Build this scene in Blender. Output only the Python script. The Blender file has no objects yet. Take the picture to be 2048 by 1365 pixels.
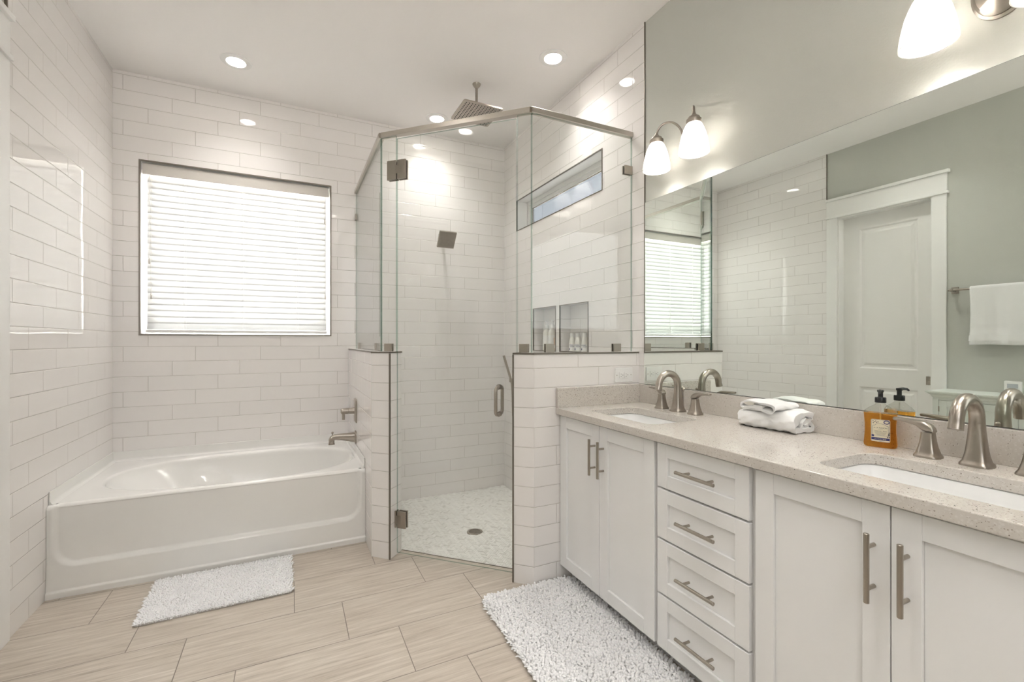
import bpy, bmesh, math, random
import numpy as np
from mathutils import Vector, Matrix
random.seed(7)
S = bpy.context.scene
COL = S.collection
PI = math.pi

# ------------------------------------------------------------------ camera, world, sun, exposure
cam = bpy.data.cameras.new('camera'); camo = bpy.data.objects.new('camera', cam); COL.objects.link(camo)
camo.location = (0, 0, 1.25); camo.rotation_euler = (PI/2, 0, math.radians(-26.0))
cam.sensor_width = 36; cam.lens = 910/2048*36; cam.clip_start = .02
S.camera = camo
W = bpy.data.worlds.new('world'); S.world = W; W.use_nodes = True
wt = W.node_tree; bg = wt.nodes['Background']; bg.inputs[1].default_value = 3.4      # bright overcast sky; lower half brightened as added fill for the ceiling
wg = wt.nodes.new('ShaderNodeNewGeometry'); wx = wt.nodes.new('ShaderNodeSeparateXYZ'); wr = wt.nodes.new('ShaderNodeValToRGB')
wt.links.new(wg.outputs['Incoming'], wx.inputs[0]); wt.links.new(wx.outputs['Z'], wr.inputs[0]); wt.links.new(wr.outputs[0], bg.inputs[0])
wr.color_ramp.elements[0].position = 0.0; wr.color_ramp.elements[0].color = (.95, .95, .99, 1)
wr.color_ramp.elements[1].position = .04; wr.color_ramp.elements[1].color = (2.3, 2.19, 2.12, 1)
sun = bpy.data.lights.new('sun', 'SUN'); suno = bpy.data.objects.new('sun', sun); COL.objects.link(suno)
sun.energy = 2.9; sun.angle = .02; sun.color = (1, .97, .92)
suno.location = (0, 8, 7); suno.rotation_euler = Vector((.12, -.8, -.52)).to_track_quat('-Z', 'Y').to_euler()
S.view_settings.view_transform = 'Standard'; S.view_settings.look = 'None'
S.view_settings.exposure = 2.57; S.view_settings.gamma = 1; S.view_settings.use_curve_mapping = False
CAN_L, BULB_L = 98.0, 48.0
WARM = (1, .968, .932)

# ------------------------------------------------------------------ key dimensions (metres)
XL, XR, XW, YB, H = -1.06, 1.808, 1.812, 3.88, 3.06
YREAR = -1.35
YF = 2.955                     # tub apron
CT = .902                      # counter top
PAN = -.105                    # shower pan level
R2 = math.sqrt(.5)

# ------------------------------------------------------------------ node helpers
def new_mat(name):
    m = bpy.data.materials.new(name); m.use_nodes = True
    nt = m.node_tree; nt.nodes.clear()
    out = nt.nodes.new('ShaderNodeOutputMaterial')
    return m, nt, out
class N:
    def __init__(s, nt): s.nt = nt
    def node(s, t, **kw):
        n = s.nt.nodes.new(t)
        for k, v in kw.items(): setattr(n, k, v)
        return n
    def put(s, sock, v):
        if isinstance(v, bpy.types.NodeSocket): s.nt.links.new(v, sock)
        else: sock.default_value = v
    def math(s, op, a, b=None, c=None):
        n = s.node('ShaderNodeMath', operation=op); s.put(n.inputs[0], a)
        if b is not None: s.put(n.inputs[1], b)
        if c is not None: s.put(n.inputs[2], c)
        return n.outputs[0]
    def mix(s, f, a, b):
        n = s.node('ShaderNodeMix', data_type='RGBA')
        s.put(n.inputs[0], f); s.put(n.inputs[6], a); s.put(n.inputs[7], b)
        return n.outputs[2]
    def ramp(s, f, stops):
        n = s.node('ShaderNodeValToRGB'); e = n.color_ramp.elements
        while len(e) < len(stops): e.new(.5)
        for x, (p, c) in zip(e, stops): x.position = p; x.color = (*c, 1) if len(c) == 3 else c
        s.put(n.inputs[0], f); return n.outputs[0]
    def noise(s, vec, scale, detail=2, rough=.5):
        n = s.node('ShaderNodeTexNoise'); s.put(n.inputs['Vector'], vec)
        n.inputs['Scale'].default_value = scale; n.inputs['Detail'].default_value = detail; n.inputs['Roughness'].default_value = rough
        return n.outputs[0]
    def scale(s, vec, v):
        n = s.node('ShaderNodeVectorMath', operation='MULTIPLY'); s.put(n.inputs[0], vec); n.inputs[1].default_value = v
        return n.outputs[0]
    def comb(s, x, y, z=0.0):
        n = s.node('ShaderNodeCombineXYZ'); s.put(n.inputs[0], x); s.put(n.inputs[1], y); s.put(n.inputs[2], z); return n.outputs[0]
    def sep(s, v):
        n = s.node('ShaderNodeSeparateXYZ'); s.put(n.inputs[0], v); return n.outputs
    def white(s, v):
        n = s.node('ShaderNodeTexWhiteNoise', noise_dimensions='3D'); s.put(n.inputs[0], v); return n.outputs
    def bump(s, h, strength, dist):
        n = s.node('ShaderNodeBump'); s.put(n.inputs['Height'], h)
        n.inputs['Strength'].default_value = strength; n.inputs['Distance'].default_value = dist
        return n.outputs[0]
    def pbr(s, out, color, rough, metal=0.0, normal=None, **kw):
        b = s.node('ShaderNodeBsdfPrincipled')
        s.put(b.inputs['Base Color'], color if not isinstance(color, tuple) else (*color[:3], 1))
        s.put(b.inputs['Roughness'], rough); s.put(b.inputs['Metallic'], metal)
        if normal is not None: s.put(b.inputs['Normal'], normal)
        for k, v in kw.items(): s.put(b.inputs[k.replace('_', ' ')], v)
        s.nt.links.new(b.outputs[0], out.inputs[0]); return b
def plain(name, color, rough=.5, metal=0.0, bump=None, **kw):
    m, nt, out = new_mat(name); n = N(nt); nrm = None
    if bump:
        co = n.node('ShaderNodeTexCoord').outputs['Object']
        nrm = n.bump(n.noise(co, bump[0], 3), bump[1], bump[2])
    n.pbr(out, color, rough, metal, nrm, **kw); return m
def emit(name, color, strength):
    m, nt, out = new_mat(name); n = N(nt)
    e = n.node('ShaderNodeEmission'); e.inputs[0].default_value = (*color, 1); e.inputs[1].default_value = strength
    nt.links.new(e.outputs[0], out.inputs[0]); return m
def glassy(name, tint, base=.04, rough=0.0, spec=1.0):
    m, nt, out = new_mat(name); n = N(nt)
    f = n.node('ShaderNodeLayerWeight').outputs['Facing']
    fr = n.math('MULTIPLY_ADD', n.math('POWER', f, 5.0), (1-base)*spec, base*spec)
    t = n.node('ShaderNodeBsdfTransparent'); t.inputs[0].default_value = (*tint, 1)
    g = n.node('ShaderNodeBsdfGlossy'); g.inputs['Roughness'].default_value = rough
    mx = n.node('ShaderNodeMixShader'); n.put(mx.inputs[0], fr)
    nt.links.new(t.outputs[0], mx.inputs[1]); nt.links.new(g.outputs[0], mx.inputs[2])
    nt.links.new(mx.outputs[0], out.inputs[0]); return m

TH, TL, TZ0 = .1015, .4035, .602            # wall tile height, length, a row line
def tile_mat():
    m, nt, out = new_mat('white_wall_tile'); n = N(nt)
    uv = n.node('ShaderNodeUVMap'); uv.uv_map = 'uv'
    u, v, _ = n.sep(uv.outputs[0])
    k = n.math('FLOOR', n.math('DIVIDE', n.math('SUBTRACT', v, TZ0), TH))
    uu = n.math('DIVIDE', n.math('SUBTRACT', u, n.math('MULTIPLY', n.math('SUBTRACT', k, 5.0), TL/3)), TL)
    fu = n.math('FRACT', uu); fv = n.math('FRACT', n.math('DIVIDE', n.math('SUBTRACT', v, TZ0), TH))
    iu = n.math('FLOOR', uu)
    eu = n.math('MULTIPLY', n.math('MINIMUM', fu, n.math('SUBTRACT', 1.0, fu)), TL)
    ev = n.math('MULTIPLY', n.math('MINIMUM', fv, n.math('SUBTRACT', 1.0, fv)), TH)
    ed = n.math('MINIMUM', eu, ev)
    mask = n.ramp(n.math('MULTIPLY', ed, 100.0), [(.09, (0, 0, 0)), (.15, (1, 1, 1))])       # 0 in grout
    rnd = n.white(n.comb(iu, k, 0.0))
    r3 = n.sep(rnd[1])
    tilt = n.math('ADD', n.math('MULTIPLY', n.math('SUBTRACT', r3[0], .5), n.math('MULTIPLY', fu, .0016)),
                  n.math('MULTIPLY', n.math('SUBTRACT', r3[1], .5), n.math('MULTIPLY', fv, .0006)))
    wav = n.math('MULTIPLY', n.noise(uv.outputs[0], 7.0, 1), .0005)
    edge = n.math('MULTIPLY', n.ramp(n.math('MULTIPLY', ed, 100.0), [(.06, (0, 0, 0)), (.3, (1, 1, 1))]), .0012)
    nrm = n.bump(n.math('ADD', n.math('ADD', tilt, wav), edge), 1.0, 1.0)
    col = n.mix(mask, (.56, .53, .49, 1), n.mix(n.math('MULTIPLY', r3[2], .6), (.865, .836, .815, 1), (.835, .806, .785, 1)))
    rg = n.math('SUBTRACT', .75, n.math('MULTIPLY', mask, .715))
    n.pbr(out, col, rg, 0.0, nrm); return m

def floor_mat():
    m, nt, out = new_mat('wood_look_floor_tile'); n = N(nt)
    co = n.node('ShaderNodeTexCoord').outputs['Object']
    x, y, z = n.sep(co); TW, TD = .613, .3055
    yy = n.math('DIVIDE', n.math('SUBTRACT', y, 2.011), TD)
    k = n.math('FLOOR', yy); fy = n.math('FRACT', yy)
    # rows step one third of a tile
    xx = n.math('DIVIDE', n.math('SUBTRACT', n.math('ADD', x, .39), n.math('MULTIPLY', k, -.2045+.613)), TW)
    fx = n.math('FRACT', xx); ix = n.math('FLOOR', xx)
    ed = n.math('MINIMUM', n.math('MULTIPLY', n.math('MINIMUM', fx, n.math('SUBTRACT', 1.0, fx)), TW),
                n.math('MULTIPLY', n.math('MINIMUM', fy, n.math('SUBTRACT', 1.0, fy)), TD))
    mask = n.ramp(n.math('MULTIPLY', ed, 100.0), [(.13, (0, 0, 0)), (.2, (1, 1, 1))])
    r3 = n.sep(n.white(n.comb(ix, k, 3.0))[1])
    off = n.comb(n.math('MULTIPLY', r3[0], 7.0), n.math('MULTIPLY', r3[1], 5.0), 0.0)
    ad = n.node('ShaderNodeVectorMath', operation='ADD'); n.put(ad.inputs[0], co); n.put(ad.inputs[1], off)
    g1 = n.noise(n.scale(ad.outputs[0], (1.6, 26, 1)), 2.2, 6, .62)
    g2 = n.noise(n.scale(ad.outputs[0], (5, 150, 1)), 1.6, 3, .6)
    g3 = n.noise(n.scale(ad.outputs[0], (.8, 3, 1)), 1.5, 2)
    g = n.math('ADD', n.math('MULTIPLY', g1, .55), n.math('ADD', n.math('MULTIPLY', g2, .3), n.math('MULTIPLY', g3, .15)))
    wood = n.ramp(g, [(.33, (.30, .25, .20)), (.45, (.47, .41, .345)), (.55, (.565, .505, .435)), (.66, (.69, .635, .565))])
    wood = n.mix(n.math('MULTIPLY', r3[2], .22), wood, (.44, .385, .325, 1))
    col = n.mix(mask, (.235, .20, .165, 1), wood)
    nrm = n.bump(n.math('ADD', n.math('MULTIPLY', mask, .0012), n.math('MULTIPLY', g2, .0005)), .8, 1.0)
    n.pbr(out, col, .42, 0.0, nrm); return m

def quartz_mat():
    m, nt, out = new_mat('speckled_quartz'); n = N(nt)
    co = n.node('ShaderNodeTexCoord').outputs['Object']
    def specks(sc, thr, keep, seed, stretch):
        v = n.node('ShaderNodeTexVoronoi'); v.inputs['Scale'].default_value = sc
        wob = n.node('ShaderNodeVectorMath', operation='ADD'); n.put(wob.inputs[0], n.scale(co, stretch)); wob.inputs[1].default_value = (seed, seed*.7, 0)
        nz = n.node('ShaderNodeTexNoise'); n.put(nz.inputs['Vector'], co); nz.inputs['Scale'].default_value = sc*1.6
        w2 = n.node('ShaderNodeVectorMath', operation='MULTIPLY_ADD'); n.put(w2.inputs[0], nz.outputs['Color']); w2.inputs[1].default_value = (.9/sc,)*3; n.put(w2.inputs[2], wob.outputs[0])
        n.put(v.inputs['Vector'], w2.outputs[0])
        c = n.sep(v.outputs['Color'])
        on = n.math('GREATER_THAN', c[0], keep)
        sz = n.math('MULTIPLY', n.math('ADD', .35, c[1]), thr)
        return n.math('MULTIPLY', on, n.math('LESS_THAN', v.outputs['Distance'], sz)), c[2]
    a, ac = specks(430, .36, .74, 0.0, (1, .5, .8)); b, bc = specks(300, .30, .83, 3.3, (.5, 1, 1))
    base = n.mix(n.noise(co, 60, 4), (.56, .52, .47, 1), (.635, .60, .555, 1))
    li, lc = specks(200, .45, .6, 8.1, (1, 1, 1))
    base = n.mix(n.math('MULTIPLY', li, .5), base, (.70, .67, .635, 1))
    dark = n.mix(ac, (.10, .08, .065, 1), (.34, .28, .22, 1))
    col = n.mix(a, base, dark); col = n.mix(b, col, n.mix(bc, (.08, .065, .055, 1), (.3, .25, .2, 1)))
    n.pbr(out, col, .09); return m

def brushed(name, color, rough): return plain(name, color, rough, 1.0)
def translucent(name, col, tcol, mixf, rough=.5):
    m, nt, out = new_mat(name); n = N(nt)
    b = n.node('ShaderNodeBsdfPrincipled'); b.inputs['Base Color'].default_value = (*col, 1); b.inputs['Roughness'].default_value = rough
    t = n.node('ShaderNodeBsdfTranslucent'); t.inputs[0].default_value = (*tcol, 1)
    mx = n.node('ShaderNodeMixShader'); mx.inputs[0].default_value = mixf
    nt.links.new(b.outputs[0], mx.inputs[1]); nt.links.new(t.outputs[0], mx.inputs[2]); nt.links.new(mx.outputs[0], out.inputs[0]); return m
def mosaic_mat():
    m, nt, out = new_mat('marble_mosaic_chip'); n = N(nt)
    g = n.node('ShaderNodeNewGeometry'); co = n.node('ShaderNodeTexCoord').outputs['Object']
    r = g.outputs['Random Per Island']
    c = n.ramp(r, [(0, (.64, .63, .59)), (.06, (.73, .72, .675)), (.2, (.83, .825, .785)), (1, (.90, .895, .86))])
    c = n.mix(n.math('MULTIPLY', n.noise(co, 30, 4), .35), c, (.66, .65, .61, 1))
    n.pbr(out, c, .3); return m

M = {}
M['tile'] = tile_mat(); M['floor'] = floor_mat(); M['quartz'] = quartz_mat(); M['chip'] = mosaic_mat()
M['grout'] = plain('mosaic_grout', (.80, .79, .755), .8)
M['ceiling'] = plain('ceiling_paint', (.93, .905, .885), .9, bump=(220, .25, .001))
M['sage'] = plain('sage_wall_paint', (.54, .545, .50), .75, bump=(150, .35, .0015))
M['white'] = plain('white_trim_paint', (.85, .84, .82), .38)
M['door'] = plain('white_door_paint', (.83, .815, .79), .4)
M['cab'] = plain('white_cabinet_paint', (.845, .842, .835), .33)
M['linen'] = plain('pale_green_cabinet_paint', (.70, .73, .69), .4)
M['dark'] = plain('dark_gap', (.012, .012, .012), .9)
M['vinyl'] = plain('white_vinyl', (.82, .81, .79), .35)
M['acrylic'] = plain('white_acrylic', (.85, .838, .81), .13)
M['china'] = plain('white_china', (.84, .84, .83), .08)
M['nickel'] = brushed('brushed_nickel', (.40, .36, .315), .28)
M['bronze'] = brushed('dark_brushed_nickel', (.42, .38, .33), .3)
M['edge'] = plain('metal_edge_trim', (.24, .215, .185), .35, .9)
M['rail'] = brushed('satin_header_rail', (.58, .54, .49), .3)
M['pvc'] = plain('white_plastic', (.83, .82, .80), .3)
M['baffle'] = plain('white_baffle', (.86, .85, .83), .5)
M['slot'] = plain('outlet_slot', (.05, .045, .04), .6)
M['black'] = plain('black_plastic', (.012, .012, .013), .25)
M['glass'] = glassy('clear_shower_glass', (.984, .994, .987), .035)
M['gedge'] = glassy('green_glass_edge', (.50, .63, .57), .1)
M['pane'] = glassy('window_pane', (.96, .98, .98), .04)
M['dimmed'] = glassy('dimmed_window_pane', (.17, .177, .182), .04)  # tint added to hold back the over-bright sky behind the transom
M['fillpane'] = glassy('fill_window_pane', (.40, .40, .395), .04)  # tint sets how much fill the added rear window lets in
M['slat'] = translucent('blind_slat', (.82, .81, .79), (.375, .375, .37), .5)
M['valance'] = plain('blind_valance', (.62, .585, .54), .55, bump=(90, .2, .001))
M['shade'] = translucent('frosted_shade', (.84, .82, .79), (.60, .592, .58), .55, .3)
M['bulb'] = emit('lamp_bulb', WARM, BULB_L)
M['lens'] = emit('downlight_lens', WARM, CAN_L)
M['terry'] = plain('white_terry', (.89, .885, .875), .95, bump=(520, .7, .0022))
M['terryb'] = plain('white_woven_band', (.87, .865, .855), .8)
M['cream'] = plain('cream_terry', (.84, .81, .74), .95, bump=(520, .6, .002))
M['pile'] = plain('white_chenille', (.88, .875, .88), .95)
M['backing'] = plain('rug_backing', (.62, .60, .58), .9)
M['soap'] = None
M['label'] = plain('cream_label', (.74, .67, .49), .6)
M['navy'] = plain('navy_ink', (.03, .03, .13), .6)
M['ink'] = plain('dark_ink', (.035, .03, .03), .6)
M['bottle'] = plain('white_bottle', (.82, .80, .75), .3)
M['blabel'] = plain('white_bottle_label', (.86, .85, .83), .5)
M['carton'] = plain('tan_carton', (.62, .46, .36), .6)
M['screen'] = plain('grey_display', (.45, .47, .50), .25)
m, nt, out = new_mat('mirror_silver'); g = nt.nodes.new('ShaderNodeBsdfGlossy'); g.inputs[0].default_value = (.87, .92, .88, 1); g.inputs['Roughness'].default_value = 0
nt.links.new(g.outputs[0], out.inputs[0]); M['mirror'] = m
def liquid(name, col, base):
    m, nt, out = new_mat(name); n = N(nt)
    n.pbr(out, col, .03, 0.0, None, Transmission_Weight=1.0, IOR=1.36); return m
M['soap'] = liquid('amber_liquid_soap', (.90, .44, .06), .05)
M['clear'] = glassy('clear_plastic', (.93, .93, .91), .05)

# ------------------------------------------------------------------ mesh builder
class MB:
    def __init__(s): s.v = []; s.f = []; s.m = []; s.uv = []; s.sm = []
    def _add(s, vs, fs, mi=0, M4=None, smooth=False, uvs=None):
        o = len(s.v)
        for p in vs:
            p = Vector(p)
            if M4 is not None: p = M4 @ p
            s.v.append(tuple(p))
        for i, f in enumerate(fs):
            s.f.append(tuple(o+a for a in f)); s.m.append(mi); s.sm.append(smooth)
            s.uv.append(uvs[i] if uvs else None)
        return s
    def box(s, x0, x1, y0, y1, z0, z1, mi=0, M4=None):
        x0, x1 = min(x0, x1), max(x0, x1); y0, y1 = min(y0, y1), max(y0, y1); z0, z1 = min(z0, z1), max(z0, z1)
        vs = [(x, y, z) for z in (z0, z1) for y in (y0, y1) for x in (x0, x1)]
        return s._add(vs, [(0, 2, 3, 1), (4, 5, 7, 6), (0, 1, 5, 4), (2, 6, 7, 3), (0, 4, 6, 2), (1, 3, 7, 5)], mi, M4)
    def prism(s, poly, z0, z1, mi=0, M4=None, mtop=None, smooth=False):
        a = sum(poly[i][0]*poly[(i+1) % len(poly)][1]-poly[(i+1) % len(poly)][0]*poly[i][1] for i in range(len(poly)))
        if a < 0: poly = poly[::-1]
        n = len(poly)
        s._add([(x, y, z0) for x, y in poly], [tuple(range(n-1, -1, -1))], mi, M4)
        s._add([(x, y, z1) for x, y in poly], [tuple(range(n))], mi if mtop is None else mtop, M4)
        vs = [(x, y, z0) for x, y in poly]+[(x, y, z1) for x, y in poly]
        return s._add(vs, [(i, (i+1) % n, n+(i+1) % n, n+i) for i in range(n)], mi, M4, smooth)
    def loft(s, rings, mi=0, M4=None, cap0=True, cap1=True, smooth=True, closed=True):
        n = len(rings[0]); vs = [p for r in rings for p in r]; fs = []
        for j in range(len(rings)-1):
            for i in range(n if closed else n-1):
                k = (i+1) % n
                fs.append((j*n+i, j*n+k, (j+1)*n+k, (j+1)*n+i))
        s._add(vs, fs, mi, M4, smooth)
        if cap0: s._add(rings[0], [tuple(range(n-1, -1, -1))], mi, M4, False)
        if cap1: s._add(rings[-1], [tuple(range(n))], mi, M4, False)
        return s
    def lathe(s, prof, n=24, c=(0, 0, 0), mi=0, M4=None, cap0=True, cap1=True):
        rings = [[(c[0]+r*math.cos(2*PI*i/n), c[1]+r*math.sin(2*PI*i/n), c[2]+z) for i in range(n)] for r, z in prof]
        return s.loft(rings, mi, M4, cap0, cap1)
    def tube(s, pts, rad, n=12, mi=0, M4=None, caps=True, sx=1.0):
        pts = [Vector(p) for p in pts]; rings = []
        if not hasattr(rad, '__len__'): rad = [rad]*len(pts)
        t0 = (pts[1]-pts[0]).normalized()
        u = t0.orthogonal().normalized(); prev = t0
        for i, p in enumerate(pts):
            t = (pts[min(i+1, len(pts)-1)]-pts[max(i-1, 0)]).normalized()
            q = prev.rotation_difference(t); u = (q @ u).normalized(); prev = t
            w = t.cross(u)
            rings.append([tuple(p+(u*math.cos(2*PI*a/n)*sx+w*math.sin(2*PI*a/n))*rad[i]) for a in range(n)])
        return s.loft(rings, mi, M4, caps, caps)
    def sphere(s, c, r, n=12, mi=0, sz=1.0, M4=None):
        prof = [(max(r*math.sin(PI*j/n), 1e-5), -r*sz*math.cos(PI*j/n)) for j in range(n+1)]
        return s.lathe(prof, n*2, c, mi, M4, False, False)
    def mesh(s, name, mats, angle=35):
        me = bpy.data.meshes.new(name); me.from_pydata(s.v, [], s.f)
        for mt in (mats if isinstance(mats, (list, tuple)) else [mats]): me.materials.append(mt)
        me.polygons.foreach_set('material_index', s.m)
        me.polygons.foreach_set('use_smooth', s.sm)
        if any(u is not None for u in s.uv):
            lay = me.uv_layers.new(name='uv'); k = 0
            for p, u in zip(me.polygons, s.uv):
                for j in range(p.loop_total):
                    if u: lay.data[p.loop_start+j].uv = u[j]
        if any(s.sm): me.set_sharp_from_angle(angle=math.radians(angle))
        return me
    def build(s, name, mats, parent=None, angle=35, bevel=None, seg=2, label=None):
        o = bpy.data.objects.new(name, s.mesh(name, mats, angle)); COL.objects.link(o)
        if parent is not None: o.parent = parent
        if bevel:
            b = o.modifiers.new('bevel', 'BEVEL'); b.width = bevel; b.segments = seg; b.limit_method = 'ANGLE'; b.angle_limit = math.radians(40)
            b.harden_normals = False
        if label: o['label'] = label
        return o
def thing(name, label, cat, loc=(0, 0, 0), rz=0, group=None):
    o = bpy.data.objects.new(name, None); COL.objects.link(o); o.empty_display_size = .05
    o.location = loc; o.rotation_euler = (0, 0, rz); o['label'] = label; o['category'] = cat
    if group: o['group'] = group
    return o
def tag(o, label, cat, group=None):
    o['label'] = label; o['category'] = cat
    if group: o['group'] = group
    return o
def struct(o): o['kind'] = 'structure'; return o
def dup(root, loc, rz=None, label=None):
    def cp(o, par):
        c = o.copy(); COL.objects.link(c); c.parent = par
        for ch in list(o.children): cp(ch, c)
        return c
    r = cp(root, None); r.location = loc
    if rz is not None: r.rotation_euler = (0, 0, rz)
    if label: r['label'] = label
    return r
def rrect(x0, x1, y0, y1, r, n=6):
    pts = []
    for cx, cy, a in ((x1-r, y1-r, 0), (x0+r, y1-r, 90), (x0+r, y0+r, 180), (x1-r, y0+r, 270)):
        for i in range(n+1):
            t = math.radians(a+90*i/n); pts.append((cx+r*math.cos(t), cy+r*math.sin(t)))
    return pts
def sq(r, n=32, e=4.0, ry=None):
    ry = ry or r; o = []
    for i in range(n):
        t = 2*PI*i/n; c, s_ = math.cos(t), math.sin(t)
        o.append((r*math.copysign(abs(c)**(2/e), c), ry*math.copysign(abs(s_)**(2/e), s_)))
    return o
def arc(c, r, a0, a1, n, plane='xz'):
    o = []
    for i in range(n+1):
        t = a0+(a1-a0)*i/n
        p = (r*math.cos(t), r*math.sin(t))
        o.append((c[0]+p[0], c[1], c[2]+p[1]) if plane == 'xz' else (c[0], c[1]+p[0], c[2]+p[1]))
    return o

# ------------------------------------------------------------------ walls with openings
def wall_panel(mb, rect, holes, at, th, uvf, mi=0, back=True):
    """rect and holes in wall coordinates (a, z); at(a, z, w) -> xyz with w the depth behind the face."""
    A = sorted({rect[0], rect[1], *[h[i] for h in holes for i in (0, 1)]})
    Z = sorted({rect[2], rect[3], *[h[i] for h in holes for i in (2, 3)]})
    def quad(pts, m_=mi, uv=None):
        mb._add(pts, [(0, 1, 2, 3)], m_, None, False, [uv])
    def cells(skip, w, flip):
        for i in range(len(A)-1):
            for j in range(len(Z)-1):
                ca, cz = (A[i]+A[i+1])/2, (Z[j]+Z[j+1])/2
                if any(h[0] < ca < h[1] and h[2] < cz < h[3] for h in skip): continue
                c = [(A[i], Z[j]), (A[i+1], Z[j]), (A[i+1], Z[j+1]), (A[i], Z[j+1])]
                if flip: c = c[::-1]
                quad([at(a, z, w) for a, z in c], mi, [uvf(a, z) for a, z in c])
    cells(holes, 0, False)
    if back: cells([h for h in holes if h[4] is None], th, True)
    for h in holes:
        d = th if h[4] is None else h[4]; rm = h[5]
        for (a0, z0), (a1, z1) in (((h[0], h[2]), (h[0], h[3])), ((h[0], h[3]), (h[1], h[3])), ((h[1], h[3]), (h[1], h[2])), ((h[1], h[2]), (h[0], h[2]))):
            uv = [(TL/6, z0), (TL/6, z1), (TL/6, z1), (TL/6, z0)] if a0 == a1 else [(TL/6, TZ0+.05)]*4
            quad([at(a0, z0, 0), at(a1, z1, 0), at(a1, z1, d), at(a0, z0, d)], rm, uv)
        if h[4] is not None:
            c = [(h[0], h[2]), (h[1], h[2]), (h[1], h[3]), (h[0], h[3])]
            quad([at(a, z, d) for a, z in c], rm, [uvf(a, z) for a, z in c])
    # rim
    r = [(rect[0], rect[2]), (rect[1], rect[2]), (rect[1], rect[3]), (rect[0], rect[3])]
    for i in range(4):
        (a0, z0), (a1, z1) = r[i], r[(i+1) % 4]
        quad([at(a1, z1, 0), at(a0, z0, 0), at(a0, z0, th), at(a1, z1, th)], mi, [(TL/6, TZ0+.05)]*4)
WIN = (-.912, .285, 1.298, 2.474)
TRA = (2.383, 3.606, 2.227, 2.487)
NI1 = (2.955, 3.302, 1.176, 1.512)
NI2 = (2.536, 2.891, 1.176, 1.512)
DOOR = (1.822, 2.532, 0.0, 2.42)
TE = 2.628                                                        # where the left wall's tile stops

mb = MB(); wall_panel(mb, (XL-.16, XR+.17, -.3, H+.1), [(*WIN, None, 1)], lambda a, z, w: (a, YB+w, z), .16, lambda a, z: (a+1.006, z))
struct(mb.build('wall_back', [M['tile'], M['white']]))
mb = MB()
wall_panel(mb, (TE, YB, -.3, H+.1), [], lambda a, z, w: (XL-w, a, z), .16, lambda a, z: (a-3.07, z))
wall_panel(mb, (YREAR, TE, -.3, H+.1), [(*DOOR, None, 1)], lambda a, z, w: (XL-.008-w, a, z), .152, lambda a, z: (a, z), 2)
struct(mb.build('wall_left', [M['tile'], M['white'], M['sage']]))
mb = MB()
wall_panel(mb, (1.99, YB, -.3, H+.1), [(*TRA, None, 1), (*NI1, .095, 0), (*NI2, .095, 0)], lambda a, z, w: (XR+w, a, z), .16, lambda a, z: (-a+2.63, z))
wall_panel(mb, (YREAR, 1.99, -.3, H+.1), [], lambda a, z, w: (XW+w, a, z), .156, lambda a, z: (a, z), 2)
struct(mb.build('wall_right', [M['tile'], M['white'], M['sage']]))
REAR = (-1.0, .62, 1.38, 2.92)  # opening for an added fill window, unseen behind the camera
mb = MB(); wall_panel(mb, (XL-.16, XR+.17, -.3, H+.1), [(*REAR, None, 1)], lambda a, z, w: (a, YREAR-w, z), .12, lambda a, z: (a, z))
struct(mb.build('wall_rear', [M['sage'], M['white']]))
CANS = [(-.314, 3.428), (1.509, 2.497), (1.072, 3.590), (-.46, 1.88), (.55, .75), (-.46, -.35), (.75, -.35), (.2, -.95)]  # last four are added out of view for even fill
def fill_holes(outer, holes, z):
    bm = bmesh.new(); es = []
    for pts in [outer]+holes:
        vs = [bm.verts.new((x, y, z)) for x, y in pts]
        es += [bm.edges.new((vs[i], vs[(i+1) % len(vs)])) for i in range(len(vs))]
    bmesh.ops.triangle_fill(bm, use_beauty=True, edges=es)
    return bm
def ceiling():
    bm = fill_holes([(XL-.2, YREAR-.15), (XR+.2, YREAR-.15), (XR+.2, YB+.2), (XL-.2, YB+.2)],
                    [[(x+.056*math.cos(2*PI*i/32), y+.056*math.sin(2*PI*i/32)) for i in range(32)] for x, y in CANS], H)
    r = bmesh.ops.extrude_face_region(bm, geom=bm.faces[:])
    bmesh.ops.translate(bm, verts=[v for v in r['geom'] if isinstance(v, bmesh.types.BMVert)], vec=(0, 0, .12))
    bmesh.ops.recalc_face_normals(bm, faces=bm.faces)
    me = bpy.data.meshes.new('ceiling'); bm.to_mesh(me); bm.free(); me.materials.append(M['ceiling'])
    o = bpy.data.objects.new('ceiling', me); COL.objects.link(o); struct(o)
ceiling()
fl = [(XL-.2, YREAR-.15), (XR+.2, YREAR-.15), (XR+.2, 2.10), (1.236, 2.10), (.566, 2.77), (.50, 2.77), (.50, YB+.2), (XL-.2, YB+.2)]
struct(MB().prism(fl, -.25, 0).build('floor', M['floor']))

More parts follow.
